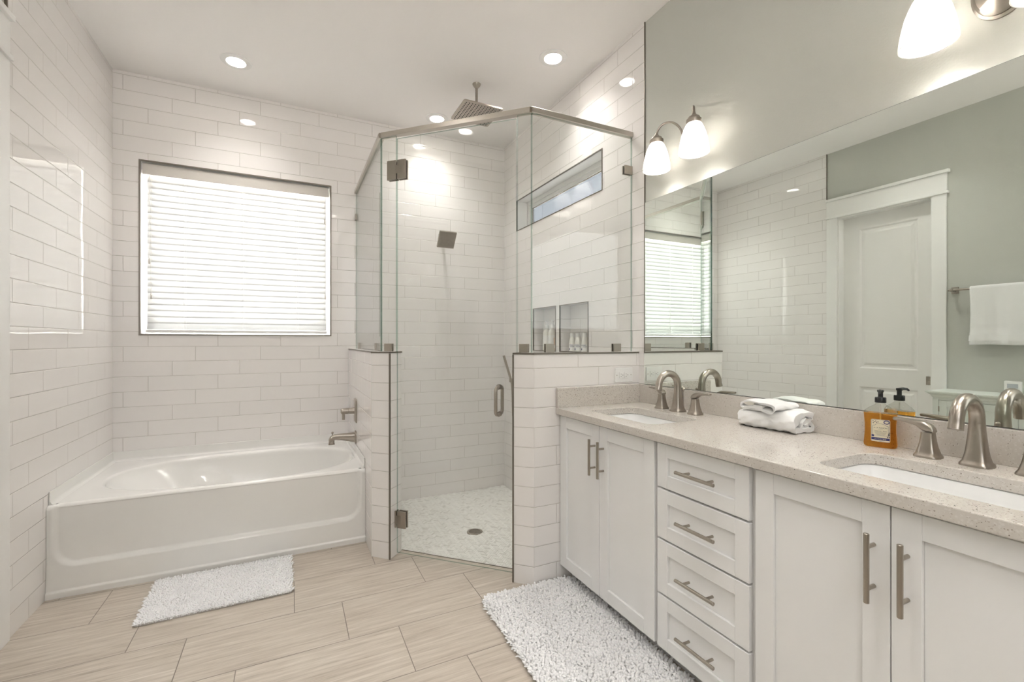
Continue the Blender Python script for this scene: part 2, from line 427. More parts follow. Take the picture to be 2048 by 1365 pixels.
# half walls round the shower
A1, B1, C1, D1 = (.425, 2.730), (.512, 2.643), (.597, 2.728), (.545, 2.780)
P1, Q1, RT, ST, T1, U1 = (1.039, 2.116), (1.118, 2.037), (XR, 2.037), (XR, 2.157), (1.168, 2.157), (1.124, 2.201)
HW = 1.185
def tiled_prism(mb, poly, z0, z1):
    a = sum(poly[i][0]*poly[(i+1) % len(poly)][1]-poly[(i+1) % len(poly)][0]*poly[i][1] for i in range(len(poly)))
    if a < 0: poly = poly[::-1]
    n = len(poly)
    for i in range(n):
        p, q = poly[i], poly[(i+1) % n]
        if abs(p[1]-q[1]) < 1e-4: u0, u1 = -p[0]+1.387, -q[0]+1.387
        elif abs(p[0]-q[0]) < 1e-4: u0, u1 = p[1]-3.0, q[1]-3.0
        else: u0 = u1 = TL/6
        mb._add([(p[0], p[1], z0), (q[0], q[1], z0), (q[0], q[1], z1), (p[0], p[1], z1)], [(0, 1, 2, 3)], 0, None, False, [[(u0, z0), (u1, z0), (u1, z1), (u0, z1)]])
    mb._add([(x, y, z1) for x, y in poly], [tuple(range(n))], 0, None, False, [[(TL/6, TZ0+.05)]*n])
    mb._add([(x, y, z0) for x, y in poly[::-1]], [tuple(range(n))], 0, None, False, [[(TL/6, TZ0+.05)]*n])
mb = MB(); tiled_prism(mb, [(A1[0], YB), A1, B1, C1, D1, (D1[0], YB)], PAN-.05, HW)
struct(mb.build('wall_tub_end', M['tile']))
mb = MB(); tiled_prism(mb, [P1, Q1, RT, ST, T1, U1], PAN-.05, HW)
struct(mb.build('wall_vanity_end', M['tile']))
# metal edge trims
tn = [0]
def trim(mb, mat='edge'):
    tn[0] += 1; return struct(mb.build('trim_%d' % tn[0], M[mat]))
def seg(mb, p, q, z0, z1, w):
    p, q = Vector((*p, 0)), Vector((*q, 0)); d = (q-p).normalized(); n = Vector((-d.y, d.x, 0))*w/2
    mb.prism([tuple((p-n-d*w/2)[:2]), tuple((q-n+d*w/2)[:2]), tuple((q+n+d*w/2)[:2]), tuple((p+n-d*w/2)[:2])], z0, z1)
mb = MB()
for p, q in (((A1[0], YB-.005), A1), (A1, B1), (B1, C1)): seg(mb, p, q, HW-.005, HW+.004, .006)
trim(mb)
mb = MB()
for p, q in ((U1, P1), (P1, Q1), (Q1, (XR-.004, RT[1]))): seg(mb, p, q, HW-.005, HW+.004, .006)
trim(mb)
mb = MB(); mb.box(-.004, .004, -.004, .004, 0, HW-.006, M4=Matrix.Translation((B1[0], B1[1], .0)) @ Matrix.Rotation(PI/4, 4, 'Z')); trim(mb)
mb = MB(); mb.box(-.004, .004, -.004, .004, 0, HW-.006, M4=Matrix.Translation((P1[0], P1[1], .0)) @ Matrix.Rotation(PI/4, 4, 'Z')); trim(mb)
mb = MB(); mb.box(XR-.002, XR+.012, 1.987, 1.993, HW+.004, H); trim(mb)
mb = MB(); mb.box(XL-.01, XL+.002, TE-.004, TE+.002, 2.62, H); trim(mb)
def frame_trim(a0, a1, z0, z1, at, t=.008, d=.004):
    mb = MB()
    for b in ((a0-t, a1+t, z1, z1+t), (a0-t, a1+t, z0-t, z0), (a0-t, a0, z0, z1), (a1, a1+t, z0, z1)):
        p, q = at(b[0], b[2], -d), at(b[1], b[3], .006)
        mb.box(p[0], q[0], p[1], q[1], p[2], q[2])
    trim(mb)
frame_trim(*WIN, lambda a, z, w: (a, YB+w, z), .010)
for r in (TRA, NI1, NI2): frame_trim(*r, lambda a, z, w: (XR+w, a, z), .006)
mb = MB(); seg(mb, (1.133, 2.203), (.603, 2.733), -.03, .002, .006); trim(mb)

# shower pan with herringbone chips
def pan():
    poly = [(.54, YB), (.54, 2.785), (.60, 2.735), (1.135, 2.205), (1.17, 2.15), (XR, 2.15), (XR, YB)]
    o = struct(MB().prism(poly, PAN-.06, PAN-.003).build('floor_shower', M['grout']))
    def inside(x, y, m=.004):
        if not (.545-m < x < XR+m and 2.157-m < y < YB+m): return False
        return x+y > 3.338-m and not (math.hypot(x-1.179, y-3.02) < .058)
    Lc, Wc, g = .0405, .0135, .0008; mb = MB(); c45 = R2
    n = int(Lc/Wc)
    def rect(x0, y0, lx, ly):
        cx, cy = x0+lx/2, y0+ly/2
        X, Y = (cx*c45-cy*c45)+1.179, (cx*c45+cy*c45)+3.02
        if not inside(X, Y, -.010): return
        pts = []
        for a, b in ((x0+g, y0+g), (x0+lx-g, y0+g), (x0+lx-g, y0+ly-g), (x0+g, y0+ly-g)):
            pts.append((a*c45-b*c45+1.179, a*c45+b*c45+3.02))
        h = PAN+random.uniform(-.0004, .0006)
        mb._add([(x, y, PAN-.003) for x, y in pts]+[(x, y, h) for x, y in pts], [(4, 5, 6, 7), (0, 1, 5, 4), (1, 2, 6, 5), (2, 3, 7, 6), (3, 0, 4, 7)])
    for i in range(-140, 141):
        for j in range(-30, 31):
            x = i*Wc; y = i*Wc
            x += j*2*n*Wc/2; y -= j*2*n*Wc/2
            rect(x, y, Lc, Wc); rect(x, y+Wc, Wc, Lc)
    mb.build('mosaic', M['chip'], o)
pan()

# ------------------------------------------------------------------ windows
def window_fill():  # added unseen window that lets in frontal fill light
    x0, x1, z0, z1 = REAR; mb = MB(); t = .05; y0, y1 = YREAR-.11, YREAR-.06
    mb.box(x0, x1, y0, y1, z1-t, z1); mb.box(x0, x1, y0, y1, z0, z0+t); mb.box(x0, x0+t, y0, y1, z0+t, z1-t); mb.box(x1-t, x1, y0, y1, z0+t, z1-t)
    w = struct(mb.build('fill_window_3', M['vinyl'], bevel=.003))
    MB().box(x0+t, x1-t, y0+.02, y0+.026, z0+t, z1-t).build('window_pane', M['fillpane'], w)
window_fill()
def window_main():
    x0, x1, z0, z1 = WIN
    mb = MB(); y0, y1 = YB+.105, YB+.15; t = .05
    mb.box(x0, x1, y0, y1, z1-t, z1); mb.box(x0, x1, y0, y1, z0, z0+t); mb.box(x0, x0+t, y0, y1, z0+t, z1-t); mb.box(x1-t, x1, y0, y1, z0+t, z1-t)
    w = struct(mb.build('window_1', M['vinyl'], bevel=.003))
    MB().box(x0+t, x1-t, y0+.02, y0+.026, z0+t, z1-t).build('window_pane', M['pane'], w)
window_main()
def window_transom():
    y0, y1, z0, z1 = TRA; x0, x1 = XR+.10, XR+.155; t = .032
    mb = MB()
    for b in ((y0, y1, z1-t, z1), (y0, y1, z0, z0+t), (y0, y0+t, z0+t, z1-t), (y1-t, y1, z0+t, z1-t)):
        mb.box(x0, x1, b[0], b[1], b[2], b[3])
    t2 = .06
    for b in ((y0+t, y1-t, z1-t2, z1-t), (y0+t, y1-t, z0+t, z0+t+.014), (y0+t, y0+t2, z0+t, z1-t2), (y1-t2, y1-t, z0+t, z1-t2)):
        mb.box(x0+.015, x1-.01, b[0], b[1], b[2], b[3])
    w = struct(mb.build('window_2', M['vinyl'], bevel=.002))
    MB().box(x0+.03, x0+.036, y0+t, y1-t, z0+t, z1-t).build('window_pane', M['dimmed'], w)
    g = MB(); q = (y0+t2, y1-t2, z0+t+.014, z1-t2)
    for b in ((q[0], q[1], q[3]-.006, q[3]), (q[0], q[0]+.006, q[2], q[3]), (q[1]-.006, q[1], q[2], q[3]), (q[0], q[1], q[2], q[2]+.004)):
        g.box(x0+.024, x0+.0299, b[0], b[1], b[2], b[3])
    g.build('gasket', M['bronze'], w)
window_transom()
def blind():
    x0, x1, z0, z1 = WIN[0]+.008, WIN[1]-.008, WIN[2], WIN[3]
    t = thing('window_blind', 'white horizontal slat blind lowered and closed over the window above the bathtub', 'window blind', ((x0+x1)/2, YB+.05, z0))
    hx = (x1-x0)/2; y = 0
    mb = MB(); mb.box(-hx, hx, -.04, -.028, z1-z0-.082, z1-z0-.008); mb.box(-hx, -hx+.01, -.028, .03, z1-z0-.082, z1-z0-.008); mb.box(hx-.01, hx, -.028, .03, z1-z0-.082, z1-z0-.008)
    mb.box(-hx+.01, hx-.01, -.028, .03, z1-z0-.045, z1-z0-.006)
    mb.build('valance', M['valance'], t, bevel=.002, label='taupe valance board')
    pitch = .0425; n = 25; mb = MB(); ztop = z1-z0-.098
    for i in range(n):
        zc = ztop-i*pitch; a = math.radians(82); L = .0258
        ca, sa = math.cos(a), math.sin(a)
        prof = []
        for k in range(7):
            s_ = -1+2*k/6; bow = .0035*(1-s_*s_)
            prof.append((s_*L*ca-bow*sa, s_*L*sa+bow*0+bow*ca*0))
        hx2 = hx-.018+random.uniform(-.001, .001)
        # room side edge is the lower one
        ring0 = [(-hx2, y+p[0], zc+p[1]) for p in prof]; ring1 = [(hx2, y+p[0], zc+p[1]) for p in prof]
        th = .0024
        r0 = ring0+[(p[0], p[1]+th*sa, p[2]-th*ca) for p in ring0[::-1]]
        r1 = ring1+[(p[0], p[1]+th*sa, p[2]-th*ca) for p in ring1[::-1]]
        mb.loft([r0, r1], smooth=True)
    mb.build('slats', M['slat'], t, angle=50)
    MB().box(-hx+.012, hx-.012, -.022, .022, .010, .030).build('bottom_rail', M['vinyl'], t, bevel=.003)
    for cx in (-.36, 0, .36):
        m2 = MB()
        m2.tube([(cx, -.026, .03), (cx, -.026, ztop+.02)], .0012, 6); m2.tube([(cx+.012, -.026, .03), (cx+.012, -.026, ztop+.02)], .0007, 5)
        m2.build('ladder_cord', M['vinyl'], t)
    for cx, zz in ((-hx+.035, .50), (-hx+.045, .26), (hx-.03, .90), (hx-.025, .30)):
        m2 = MB(); m2.tube([(cx, -.03, zz+.02), (cx, -.03, ztop+.02)], .0009, 5)
        m2.lathe([(.002, .022), (.0045, .015), (.006, -.012), (.004, -.018)][::-1], 10, (cx, -.03, zz))
        m2.build('cord_tassel', M['valance'], t)
blind()

# ------------------------------------------------------------------ pocket door on the left wall
def door():
    y0, y1, _, z1 = DOOR; X = XL-.008
    mb = MB(); px0, px1 = X-.115, X-.075
    # two panel slab with raised fields
    pan_y0, pan_y1 = 1.945, 2.385
    mb.box(px0, px1-.012, y0, y1, .008, z1-.004)
    for b in ((y0, pan_y0, .008, z1-.004), (pan_y1, y1, .008, z1-.004), (pan_y0, pan_y1, 2.285, z1-.004), (pan_y0, pan_y1, .83, 1.0), (pan_y0, pan_y1, .008, .25)):
        mb.box(px1-.012, px1, b[0], b[1], b[2], b[3])
    for z0_, z1_ in ((1.0, 2.285), (.25, .83)):
        def ring(i, x): return [(x, pan_y0+i, z0_+i), (x, pan_y1-i, z0_+i), (x, pan_y1-i, z1_-i), (x, pan_y0+i, z1_-i)]
        mb.loft([ring(0, px1), ring(.014, px1-.009), ring(.03, px1-.009), ring(.05, px1-.002)], cap0=False, cap1=True, smooth=False)
    d = struct(mb.build('door_1', M['door']))
    mb = MB(); cw = .095
    mb.box(X, X+.018, y1, y1+cw-.003, 0, z1); mb.box(X, X+.018, y0-cw+.003, y0, 0, z1)
    mb.box(X, X+.02, y0-cw, y1+cw-.003, z1+.022, z1+.165)
    mb.build('door_casing', M['white'], d, bevel=.002)
    mb = MB(); mb.box(X, X+.03, y0-cw-.012, y1+cw, z1, z1+.022)
    mb.box(X, X+.035, y0-cw-.018, y1+cw, z1+.165, z1+.19); mb.build('head_moulding', M['white'], d, bevel=.003)
    mb = MB(); mb.box(px0-.03, X, y1-.012, y1, 0, z1); mb.box(px0-.03, X, y0, y0+.012, 0, z1); mb.box(px0-.03, X, y0+.012, y1-.012, z1-.012, z1); mb.box(px0-.035, px0-.03, y0, y1, 0, z1)
    mb.build('door_jamb', M['white'], d)
    mb = MB(); mb.box(px1, px1+.003, 1.835, 1.893, .885, .955); mb.box(px1+.003, px1+.006, 1.85, 1.878, .895, .915); mb.box(px1+.003, px1+.008, 1.855, 1.87, .925, .935)
    mb.build('flush_pull', M['bronze'], d, bevel=.001, label='dark metal flush pull')
door()

# ------------------------------------------------------------------ bathtub
def bathtub():
    t = MB(); x0, x1, y0, y1 = XL+.001, A1[0]-.001, YF, YB-.001; zd = .447
    sh = lambda e0, e1, v: max(0, min(1, (v-e0)/(e1-e0)))
    sm = lambda v: v*v*(3-2*v)
    # apron as a height field with a recessed panel
    NX, NZ = 240, 120; ztop = zd-.02
    rows = []
    for j in range(NZ+1):
        z = .0+ztop*j/NZ; row = []
        for i in range(NX+1):
            x = x0+(x1-x0)*i/NX
            rx0, rx1, rz0, rad = x0+.025, x1-.03, .145, .09
            cx, hw = (rx0+rx1)/2, (rx1-rx0)/2
            qx = abs(x-cx)-hw+rad; qz = (rz0+rad)-z
            dist = math.hypot(max(qx, 0), max(qz, 0))+min(max(qx, qz), 0)-rad
            rec = sm(sh(.006, -.014, dist))*.026
            lip = .007*sm(sh(.034, .030, z))
            low = .008*sh(.16, .03, z)
            row.append((x, y0+rec-lip-low+.008, z))
        rows.append(row)
    # rounded front edge up to the deck
    for k in range(1, 7):
        a = PI/2*k/6
        rows.append([(p[0], min(p[1], y0+.03)+(.022*(1-math.cos(a))-.0), ztop+.02*math.sin(a)) for p in rows[NZ]])
    edge = rows[-1]
    t.loft(rows, cap0=False, cap1=False, closed=False)
    # rim and basin by polar rings
    cx, cy = -.275, 3.415; n = 128
    def rim(th, dx=0.0):
        a, b = .672+dx, .388+dx; e = 2.35; c, s_ = math.cos(th), math.sin(th)
        r = (abs(c/a)**e+abs(s_/b)**e)**(-1/e)
        return Vector((cx+r*c, cy+r*s_, 0))
    def foot(th):
        c, s_ = math.cos(th), math.sin(th)
        ax = .50 if c > 0 else .36; b = .235; e = 3.2
        r = (abs(c/ax)**e+abs(s_/b)**e)**(-1/e)
        return Vector((cx+.06+r*c, cy+r*s_, 0))
    dx0, dx1, dy0, dy1 = x0+.022, x1-.022, max(p[1] for p in edge), y1-.022
    def outer(th):
        c, s_ = math.cos(th), math.sin(th); k = []
        if c > 1e-6: k.append((dx1-cx)/c)
        if c < -1e-6: k.append((dx0-cx)/c)
        if s_ > 1e-6: k.append((dy1-cy)/s_)
        if s_ < -1e-6: k.append((dy0-cy)/s_)
        r = min(k); return Vector((cx+r*c, cy+r*s_, 0))
    angs = sorted([2*PI*i/n for i in range(n)]+[math.atan2(y-cy, x-cx) % (2*PI) for x in (dx0, dx1) for y in (dy0, dy1)])
    rings = []
    rings.append([(*outer(a)[:2], zd) for a in angs])
    rings.append([(*(outer(a)*.5+rim(a, .02)*.5)[:2], zd) for a in angs])
    rings.append([(*rim(a, .022)[:2], zd) for a in angs])
    for d, dz in ((.014, -.001), (.006, -.005), (.001, -.012), (-.002, -.022)):
        rings.append([(*rim(a, d)[:2], zd+dz) for a in angs])
    zb = .09
    for k in range(1, 15):
        f = k/14; row = []
        for a in angs:
            r, q = rim(a, -.002), foot(a)
            c, s_ = math.cos(a), math.sin(a)
            back = sm(sh(.70, .86, -c))
            g = f*f*.5+f*.5 if True else f
            w = (f**1.9)*(1-back)+(f**1.05)*back
            p = r.lerp(q, w)
            z = zd-.022-(zd-.022-zb)*(math.sin(f*PI/2)**(1.0+.35*(1-back))*(1-back)+back*f)
            # armrest ledges along both flanks
            led = math.exp(-((f-.42)/.13)**2)*math.exp(-((c+.58)/.17)**2)*(1 if abs(s_) > .5 else 0)
            p = p.lerp(Vector((cx-.2, cy, 0)), .15*led)
            row.append((p.x, p.y, z))
        rings.append(row)
    rings.append([(cx+.06+(p[0]-cx-.06)*.6, cy+(p[1]-cy)*.6, zb-.012) for p in rings[-1]])
    t.loft(rings[::-1] if False else rings, cap0=False, cap1=True)
    # deck strips to the walls and the tile flange
    def strip(p, q):
        n_ = Vector((q[1]-p[1], -(q[0]-p[0]), 0)).normalized()
    zf = .512
    fl = [(dx0, dy0), (x0, dy0), (x0, y1), (x1, y1), (x1, dy0), (dx1, dy0)]
    inn = [(dx0, dy0), (dx0, dy1), (dx1, dy1), (dx1, dy0)]
    # curved flange on three sides
    prof = [(0, 0)]+[(.018*math.sin(a), .018*(1-math.cos(a))) for a in (PI/8, PI/4, 3*PI/8, PI/2)]+[(.018, zf-zd-.002), (.0215, zf-zd)]
    rr = []
    for d, h in prof:
        rr.append([(dx0-d, dy0-.02, zd+h), (dx0-d, dy1+d, zd+h), (dx1+d, dy1+d, zd+h), (dx1+d, dy0-.02, zd+h)])
    t.loft(rr, cap0=False, cap1=False, closed=False)
    for sgn, xx in ((-1, dx0), (1, dx1)):         # the strip of deck behind the rounded front edge
        t._add([(xx, dy0-.02, zd-.004), (xx+sgn*.0215, dy0-.02, zd-.004), (xx+sgn*.0215, dy0-.02, zf), (xx+sgn*.018, dy0-.02, zf-.002), (xx+sgn*.018, dy0-.02, zd+.018), (xx+sgn*.010, dy0-.02, zd+.004)], [(0, 1, 2, 3, 4, 5)])
    t.box(x0, dx0+.001, dy0-.021, dy0, zd-.04, zd-.003); t.box(dx1-.001, x1, dy0-.021, dy0, zd-.04, zd-.003)
    o = t.build('bathtub', M['acrylic'], angle=50)
    tag(o, 'white alcove bathtub with oval basin and recessed front apron', 'bathtub')
    MB().lathe([(.03, 0), (.03, .003), (.022, .006), (.001, .006)], 20, (.18, cy, zb-.012)).build('drain', M['nickel'], o)
bathtub()

def tub_fittings():
    v = thing('tub_valve', 'brushed nickel tub valve with lever above the tub spout', 'valve', (A1[0], 3.424, .752))
    mb = MB()
    R = Matrix.Rotation(-PI/2, 4, 'Y')
    def ring(w, h, x): return [(-x, y, z) for y, z in rrect(-w, w, -h, h, .012, 4)][::-1]
    mb.loft([ring(.052, .085, 0), ring(.052, .085, .005), ring(.044, .077, .012)], smooth=False)
    mb.build('escutcheon', M['nickel'], v, bevel=.0015)
    mb = MB(); mb.tube([(-.012, 0, 0), (-.02, 0, 0), (-.05, 0, 0)], [.025, .023, .022], 24); mb.tube([(-.052, 0, 0), (-.085, 0, 0), (-.098, 0, 0), (-.104, 0, 0)], [.0215, .0215, .019, .012], 24)
    mb.build('valve_hub', M['nickel'], v)
    mb = MB(); mb.box(-.094, -.076, -.010, .010, -.062, -.012); mb.build('lever', M['nickel'], v, bevel=.004, seg=3)
    s = thing('tub_spout', 'brushed nickel tub spout with diverter knob over the tub end', 'spout', (A1[0], 3.424, .562))
    mb = MB()
    secs = [(0, .034, .045, 0), (.008, .034, .045, 0), (.012, .028, .036, 0), (.05, .026, .030, .004), (.10, .023, .023, .010), (.14, .022, .019, .012), (.158, .022, .019, .008), (.172, .022, .022, -.004), (.180, .021, .016, -.016), (.184, .020, .004, -.034)]
    mb.loft([[(-d, y, z+oz) for y, z in sq(w, 28, 3.2, h)][::-1] for d, w, h, oz in secs])
    mb.loft([[(x-.164, y, z_) for x, y in sq(w, 28, 3.2, w)] for w, z_ in ((.0215, -.038), (.0215, -.033), (.019, -.031), (.019, .0))])
    mb.build('spout_body', M['nickel'], s)
    MB().lathe([(.004, 0), (.004, .014), (.008, .018), (.008, .026), (.005, .030)], 16, (-.158, 0, .020)).build('diverter_knob', M['nickel'], s)
tub_fittings()

# ------------------------------------------------------------------ shower glass
ZG, ZH0, ZH1 = HW+.004, 2.447, 2.477
def pane(name, parent, p, q, z0, z1, th=.010):
    p, q = Vector((*p, 0)), Vector((*q, 0)); d = (q-p).normalized(); n = Vector((-d.y, d.x, 0))*th/2
    c = [p-n, q-n, q+n, p+n]; mb = MB()
    vs = [(v.x, v.y, z) for z in (z0, z1) for v in c]
    mb._add(vs, [(0, 1, 5, 4), (2, 3, 7, 6)], 0)
    mb._add(vs, [(1, 2, 6, 5), (3, 0, 4, 7), (0, 3, 2, 1), (4, 5, 6, 7)], 1)
    return mb.build(name, [M['glass'], M['gedge']], parent)
def clip(parent, c, ang, w, h, th=.026, d2=0):
    M4 = Matrix.Translation((c[0], c[1], c[2])) @ Matrix.Rotation(ang, 4, 'Z')
    mb = MB()
    for s_ in (-1, 1): mb.box(-w/2, w/2, s_*.0055, s_*th/2, 0, h, M4=M4)
    mb.build('glass_clip', M['bronze'], parent, bevel=.002)
GL = .485; GC = (.487, 2.753); GR = (1.140, 2.100)
g = thing('glass_panel', 'fixed glass shower panel over the half wall at the tub end', 'glass panel', (0, 0, 0))
pane('pane', g, (GL, YB-.003), (GL, 2.762), ZG, ZH0)
for y in (3.66, 2.90): clip(g, (GL, y, ZG), PI/2, .048, .048)
clip(g, (GL, YB-.028, 2.225), PI/2, .05, .048)
g = thing('glass_panel', 'narrow fixed glass strip on the hinge side of the shower door', 'glass panel')
pane('pane', g, GC, (.5575, 2.6825), ZG, ZH0); clip(g, (.522, 2.718, ZG), -PI/4, .05, .046)
g = thing('glass_panel', 'narrow fixed glass strip beyond the handle side of the shower door', 'glass panel')
pane('pane', g, (1.084, 2.156), (1.137, 2.103), ZG, ZH0); clip(g, (1.110, 2.130, ZG), -PI/4, .05, .046)
g = thing('glass_panel', 'fixed glass shower panel over the half wall beside the vanity', 'glass panel')
pane('pane', g, GR, (XR-.003, 2.100), ZG, ZH0)
for x in (1.245, 1.694): clip(g, (x, 2.10, ZG), 0, .053, .046)
clip(g, (XR-.032, 2.10, 2.225), 0, .058, .05)
dr = thing('shower_door', 'frameless glass shower door with nickel hinges and pull handle', 'shower door', (.566, 2.674, 0))
L = lambda p: (p[0]-.566, p[1]-2.674)
pane('pane', dr, L((.562, 2.678)), L((1.079, 2.161)), .018, 2.43)
def on_diag(s_, off, z):                                        # along the door from its hinge edge
    return (s_*R2+off*R2*-1, -s_*R2-off*R2, z)
def diag_box(mb, s0, s1, o0, o1, z0, z1):
    c = [on_diag(s0, o0, 0), on_diag(s1, o0, 0), on_diag(s1, o1, 0), on_diag(s0, o1, 0)]
    mb.prism([p[:2] for p in c], z0, z1)
for nm, s0, s1, z0, z1 in (('hinge', -.066, .058, 2.19, 2.30), ('hinge', -.014, .058, .167, .262)):
    mb = MB()
    for a, b in ((.0055, .017), (-.017, -.0055)):
        diag_box(mb, .003, s1, a, b, z0, z1); diag_box(mb, s0, -.003, a, b, z0, z1)
    h = mb.build(nm, M['bronze'], dr, bevel=.003)
    mb = MB(); diag_box(mb, -.006, .024, .0165, .0200, (z0+z1)/2-.024, (z0+z1)/2+.024); mb.build('hinge_knuckle', M['nickel'], h, bevel=.001)
mb = MB()
for sg in (1, -1):
    s_ = .628; r = .024; z0, z1 = .845, 1.015; o1 = .05
    pts = [on_diag(s_, sg*.0055, z1-.012)]
    pts += [on_diag(s_, sg*(o1-r+r*math.sin(a)), z1-.012-r+r*math.cos(a)) for a in [PI/2*i/8 for i in range(9)]]
    pts += [on_diag(s_, sg*(o1-r+r*math.cos(a)), z0+.012+r-r*math.sin(a)) for a in [PI/2*i/8 for i in range(9)]]
    pts += [on_diag(s_, sg*.0055, z0+.012)]
    mb.tube(pts, .0095, 16)
    for z in (z1-.012, z0+.012): mb.tube([on_diag(s_, sg*.0055, z), on_diag(s_, sg*.010, z)], .014, 16)
mb.build('pull_handle', M['nickel'], dr)
# header rail
mb = MB(); w = .034
def seg2(p, q, a0, a1):
    p, q = Vector((*p, 0)), Vector((*q, 0)); d = (q-p).normalized(); n = Vector((-d.y, d.x, 0))*w/2
    k0, k1 = math.tan(a0)*w/2, math.tan(a1)*w/2
    prof = [(-1, 0), (-1, .026), (-.7, .03), (.7, .03), (1, .026), (1, 0)]
    r0 = [tuple(p+n*a-d*k0*a)[:2]+(ZH0+b,) for a, b in prof]; r1 = [tuple(q+n*a+d*k1*a)[:2]+(ZH0+b,) for a, b in prof]
    mb.loft([r0, r1], smooth=False)
seg2((GL, YB-.002), (GL, 2.755), 0, -PI/8); seg2((GL, 2.755), (1.140, 2.100), PI/8*1, -PI/8*-1); seg2((1.140, 2.100), (XR-.002, 2.100), -PI/8, 0)
o = mb.build('header_rail', M['rail']); tag(o, 'satin nickel header rail along the top of the shower glass', 'rail')

# shower fittings
t = thing('rain_shower_head', 'square rain shower head hanging from the ceiling', 'shower head', (1.181, 2.99, H))
MB().lathe([(.010, -.03), (.014, -.026), (.020, -.018), (.028, -.007), (.030, 0)], 24).build('ceiling_flange', M['bronze'], t)
MB().lathe([(.0095, -.192), (.0095, -.02)], 20).build('drop_arm', M['bronze'], t)
mb = MB(); mb.lathe([(.016, -.203), (.02, -.196), (.013, -.190)], 20)
mb.prism(rrect(-.143, .143, -.143, .143, .012, 4), -.212, -.203)
pl = mb.build('spray_plate', M['bronze'], t, bevel=.002)
mb = MB()
for i in range(12):
    for j in range(12): mb.lathe([(.0036, -.2145), (.0044, -.212)], 8, (-.121+i*.022, -.121+j*.022, 0), cap1=False)
o = mb.build('nozzles', M['black'], pl)
t = thing('wall_shower_head', 'small square shower head tilted out from the tiled shower back wall', 'shower head', (1.20, YB, 2.16))
mb = MB(); mb.tube([(-.0, -.001, .02), (0, -.05, .02), (0, -.10, .008), (0, -.13, -.018)], .010, 16); mb.tube([(0, -.0005, .02), (0, -.008, .02)], [.028, .026], 24)
mb.build('shower_arm', M['bronze'], t)
Mh = Matrix.Translation((0, -.15, -.045)) @ Matrix.Rotation(math.radians(38), 4, 'X')
mb = MB(); mb.box(-.075, .075, -.010, .010, -.075, .075, M4=Mh); mb.box(-.02, .02, .010, .03, -.02, .02, M4=Mh)
h = mb.build('spray_head', M['bronze'], t, bevel=.004)
mb = MB()
for i in range(11):
    for j in range(11): mb.box(-.058+i*.0116-.0028, -.058+i*.0116+.0028, -.0125, -.010, -.058+j*.0116-.0028, -.058+j*.0116+.0028, M4=Mh)
mb.build('nozzles', M['nickel'], h)
t = thing('hand_shower', 'slim dark hand shower wand leaning out behind the vanity half wall', 'hand shower', (XR, 3.60, .90))
mb = MB(); mb.tube([(0, 0, 0), (-.03, 0, 0), (-.055, 0, .01)], [.02, .014, .012], 16); mb.box(-.075, -.045, -.014, .014, -.012, .018); mb.build('wall_bracket', M['bronze'], t, bevel=.002)
mb = MB(); mb.box(-.008, .008, -.012, .012, -.02, .235, M4=Matrix.Translation((-.062, -.004, 0)) @ Matrix.Rotation(math.radians(-18), 4, 'Y')); mb.build('wand', M['bronze'], t, bevel=.003)
mb = MB(); pts = [(-.057, 0, -.02), (-.05, .0, -.12), (-.05, -.01, -.3), (-.04, -.05, -.45), (-.03, -.10, -.42), (-.02, -.12, -.3), (-.0, -.12, -.28)]; mb.tube(pts, .007, 10); mb.build('hose', M['nickel'], t)
t = thing('shower_drain', 'round dark metal drain grate in the mosaic shower floor', 'drain', (1.179, 3.02, PAN))
MB().lathe([(.056, -.012), (.056, .001), (.050, .003), (.040, .003), (.040, -.004), (.001, -.004)], 32).build('drain_ring', M['bronze'], t)
mb = MB()
for i in range(-3, 4):
    ln = math.sqrt(max(.039**2-(i*.011)**2, 0)); mb.box(-ln, ln, i*.011-.003, i*.011+.003, -.003, .0022, M4=Matrix.Rotation(.5, 4, 'Z'))
mb.build('grate', M['nickel'], t)

# ------------------------------------------------------------------ bottles in the niches
def pump_bottle(loc, rz, label):
    t = thing('pump_bottle', label, 'bottle', loc, rz, 'pump bottles in the shower niche')
    body = MB().lathe([(.030, 0), (.033, .004), (.033, .135), (.030, .152), (.020, .166), (.014, .172), (.014, .178)], 28).build('bottle_body', M['bottle'], t)
    MB().lathe([(.0334, .03), (.0334, .118)], 28, cap0=False, cap1=False).build('bottle_label', M['blabel'], body)
    mb = MB(); mb.lathe([(.014, .178), (.016, .180), (.016, .200), (.011, .204), (.006, .206), (.006, .226), (.011, .228), (.011, .238), (.004, .241)], 20)
    mb.tube([(0, 0, .234), (-.022, 0, .235), (-.040, 0, .231)], [.006, .005, .004], 10); mb.build('pump', M['pvc'], t)
    return t
a = pump_bottle((XR+.05, 3.165, NI1[2]), math.radians(40), 'white pump bottle in the left shower niche, the one farther from the camera')
dup(a, (XR+.047, 3.078, NI1[2]), math.radians(75), 'white pump bottle in the left shower niche, the one nearer the camera')
t = thing('carton', 'small tan carton at the right side of the left shower niche', 'carton', (XR+.04, 2.995, NI1[2]))
mb = MB(); mb.box(-.02, .02, -.022, .022, 0, .10); mb.build('box', M['carton'], t, bevel=.002); MB().box(-.0203, -.02, -.018, .018, .02, .04).build('carton_label', M['blabel'], t)
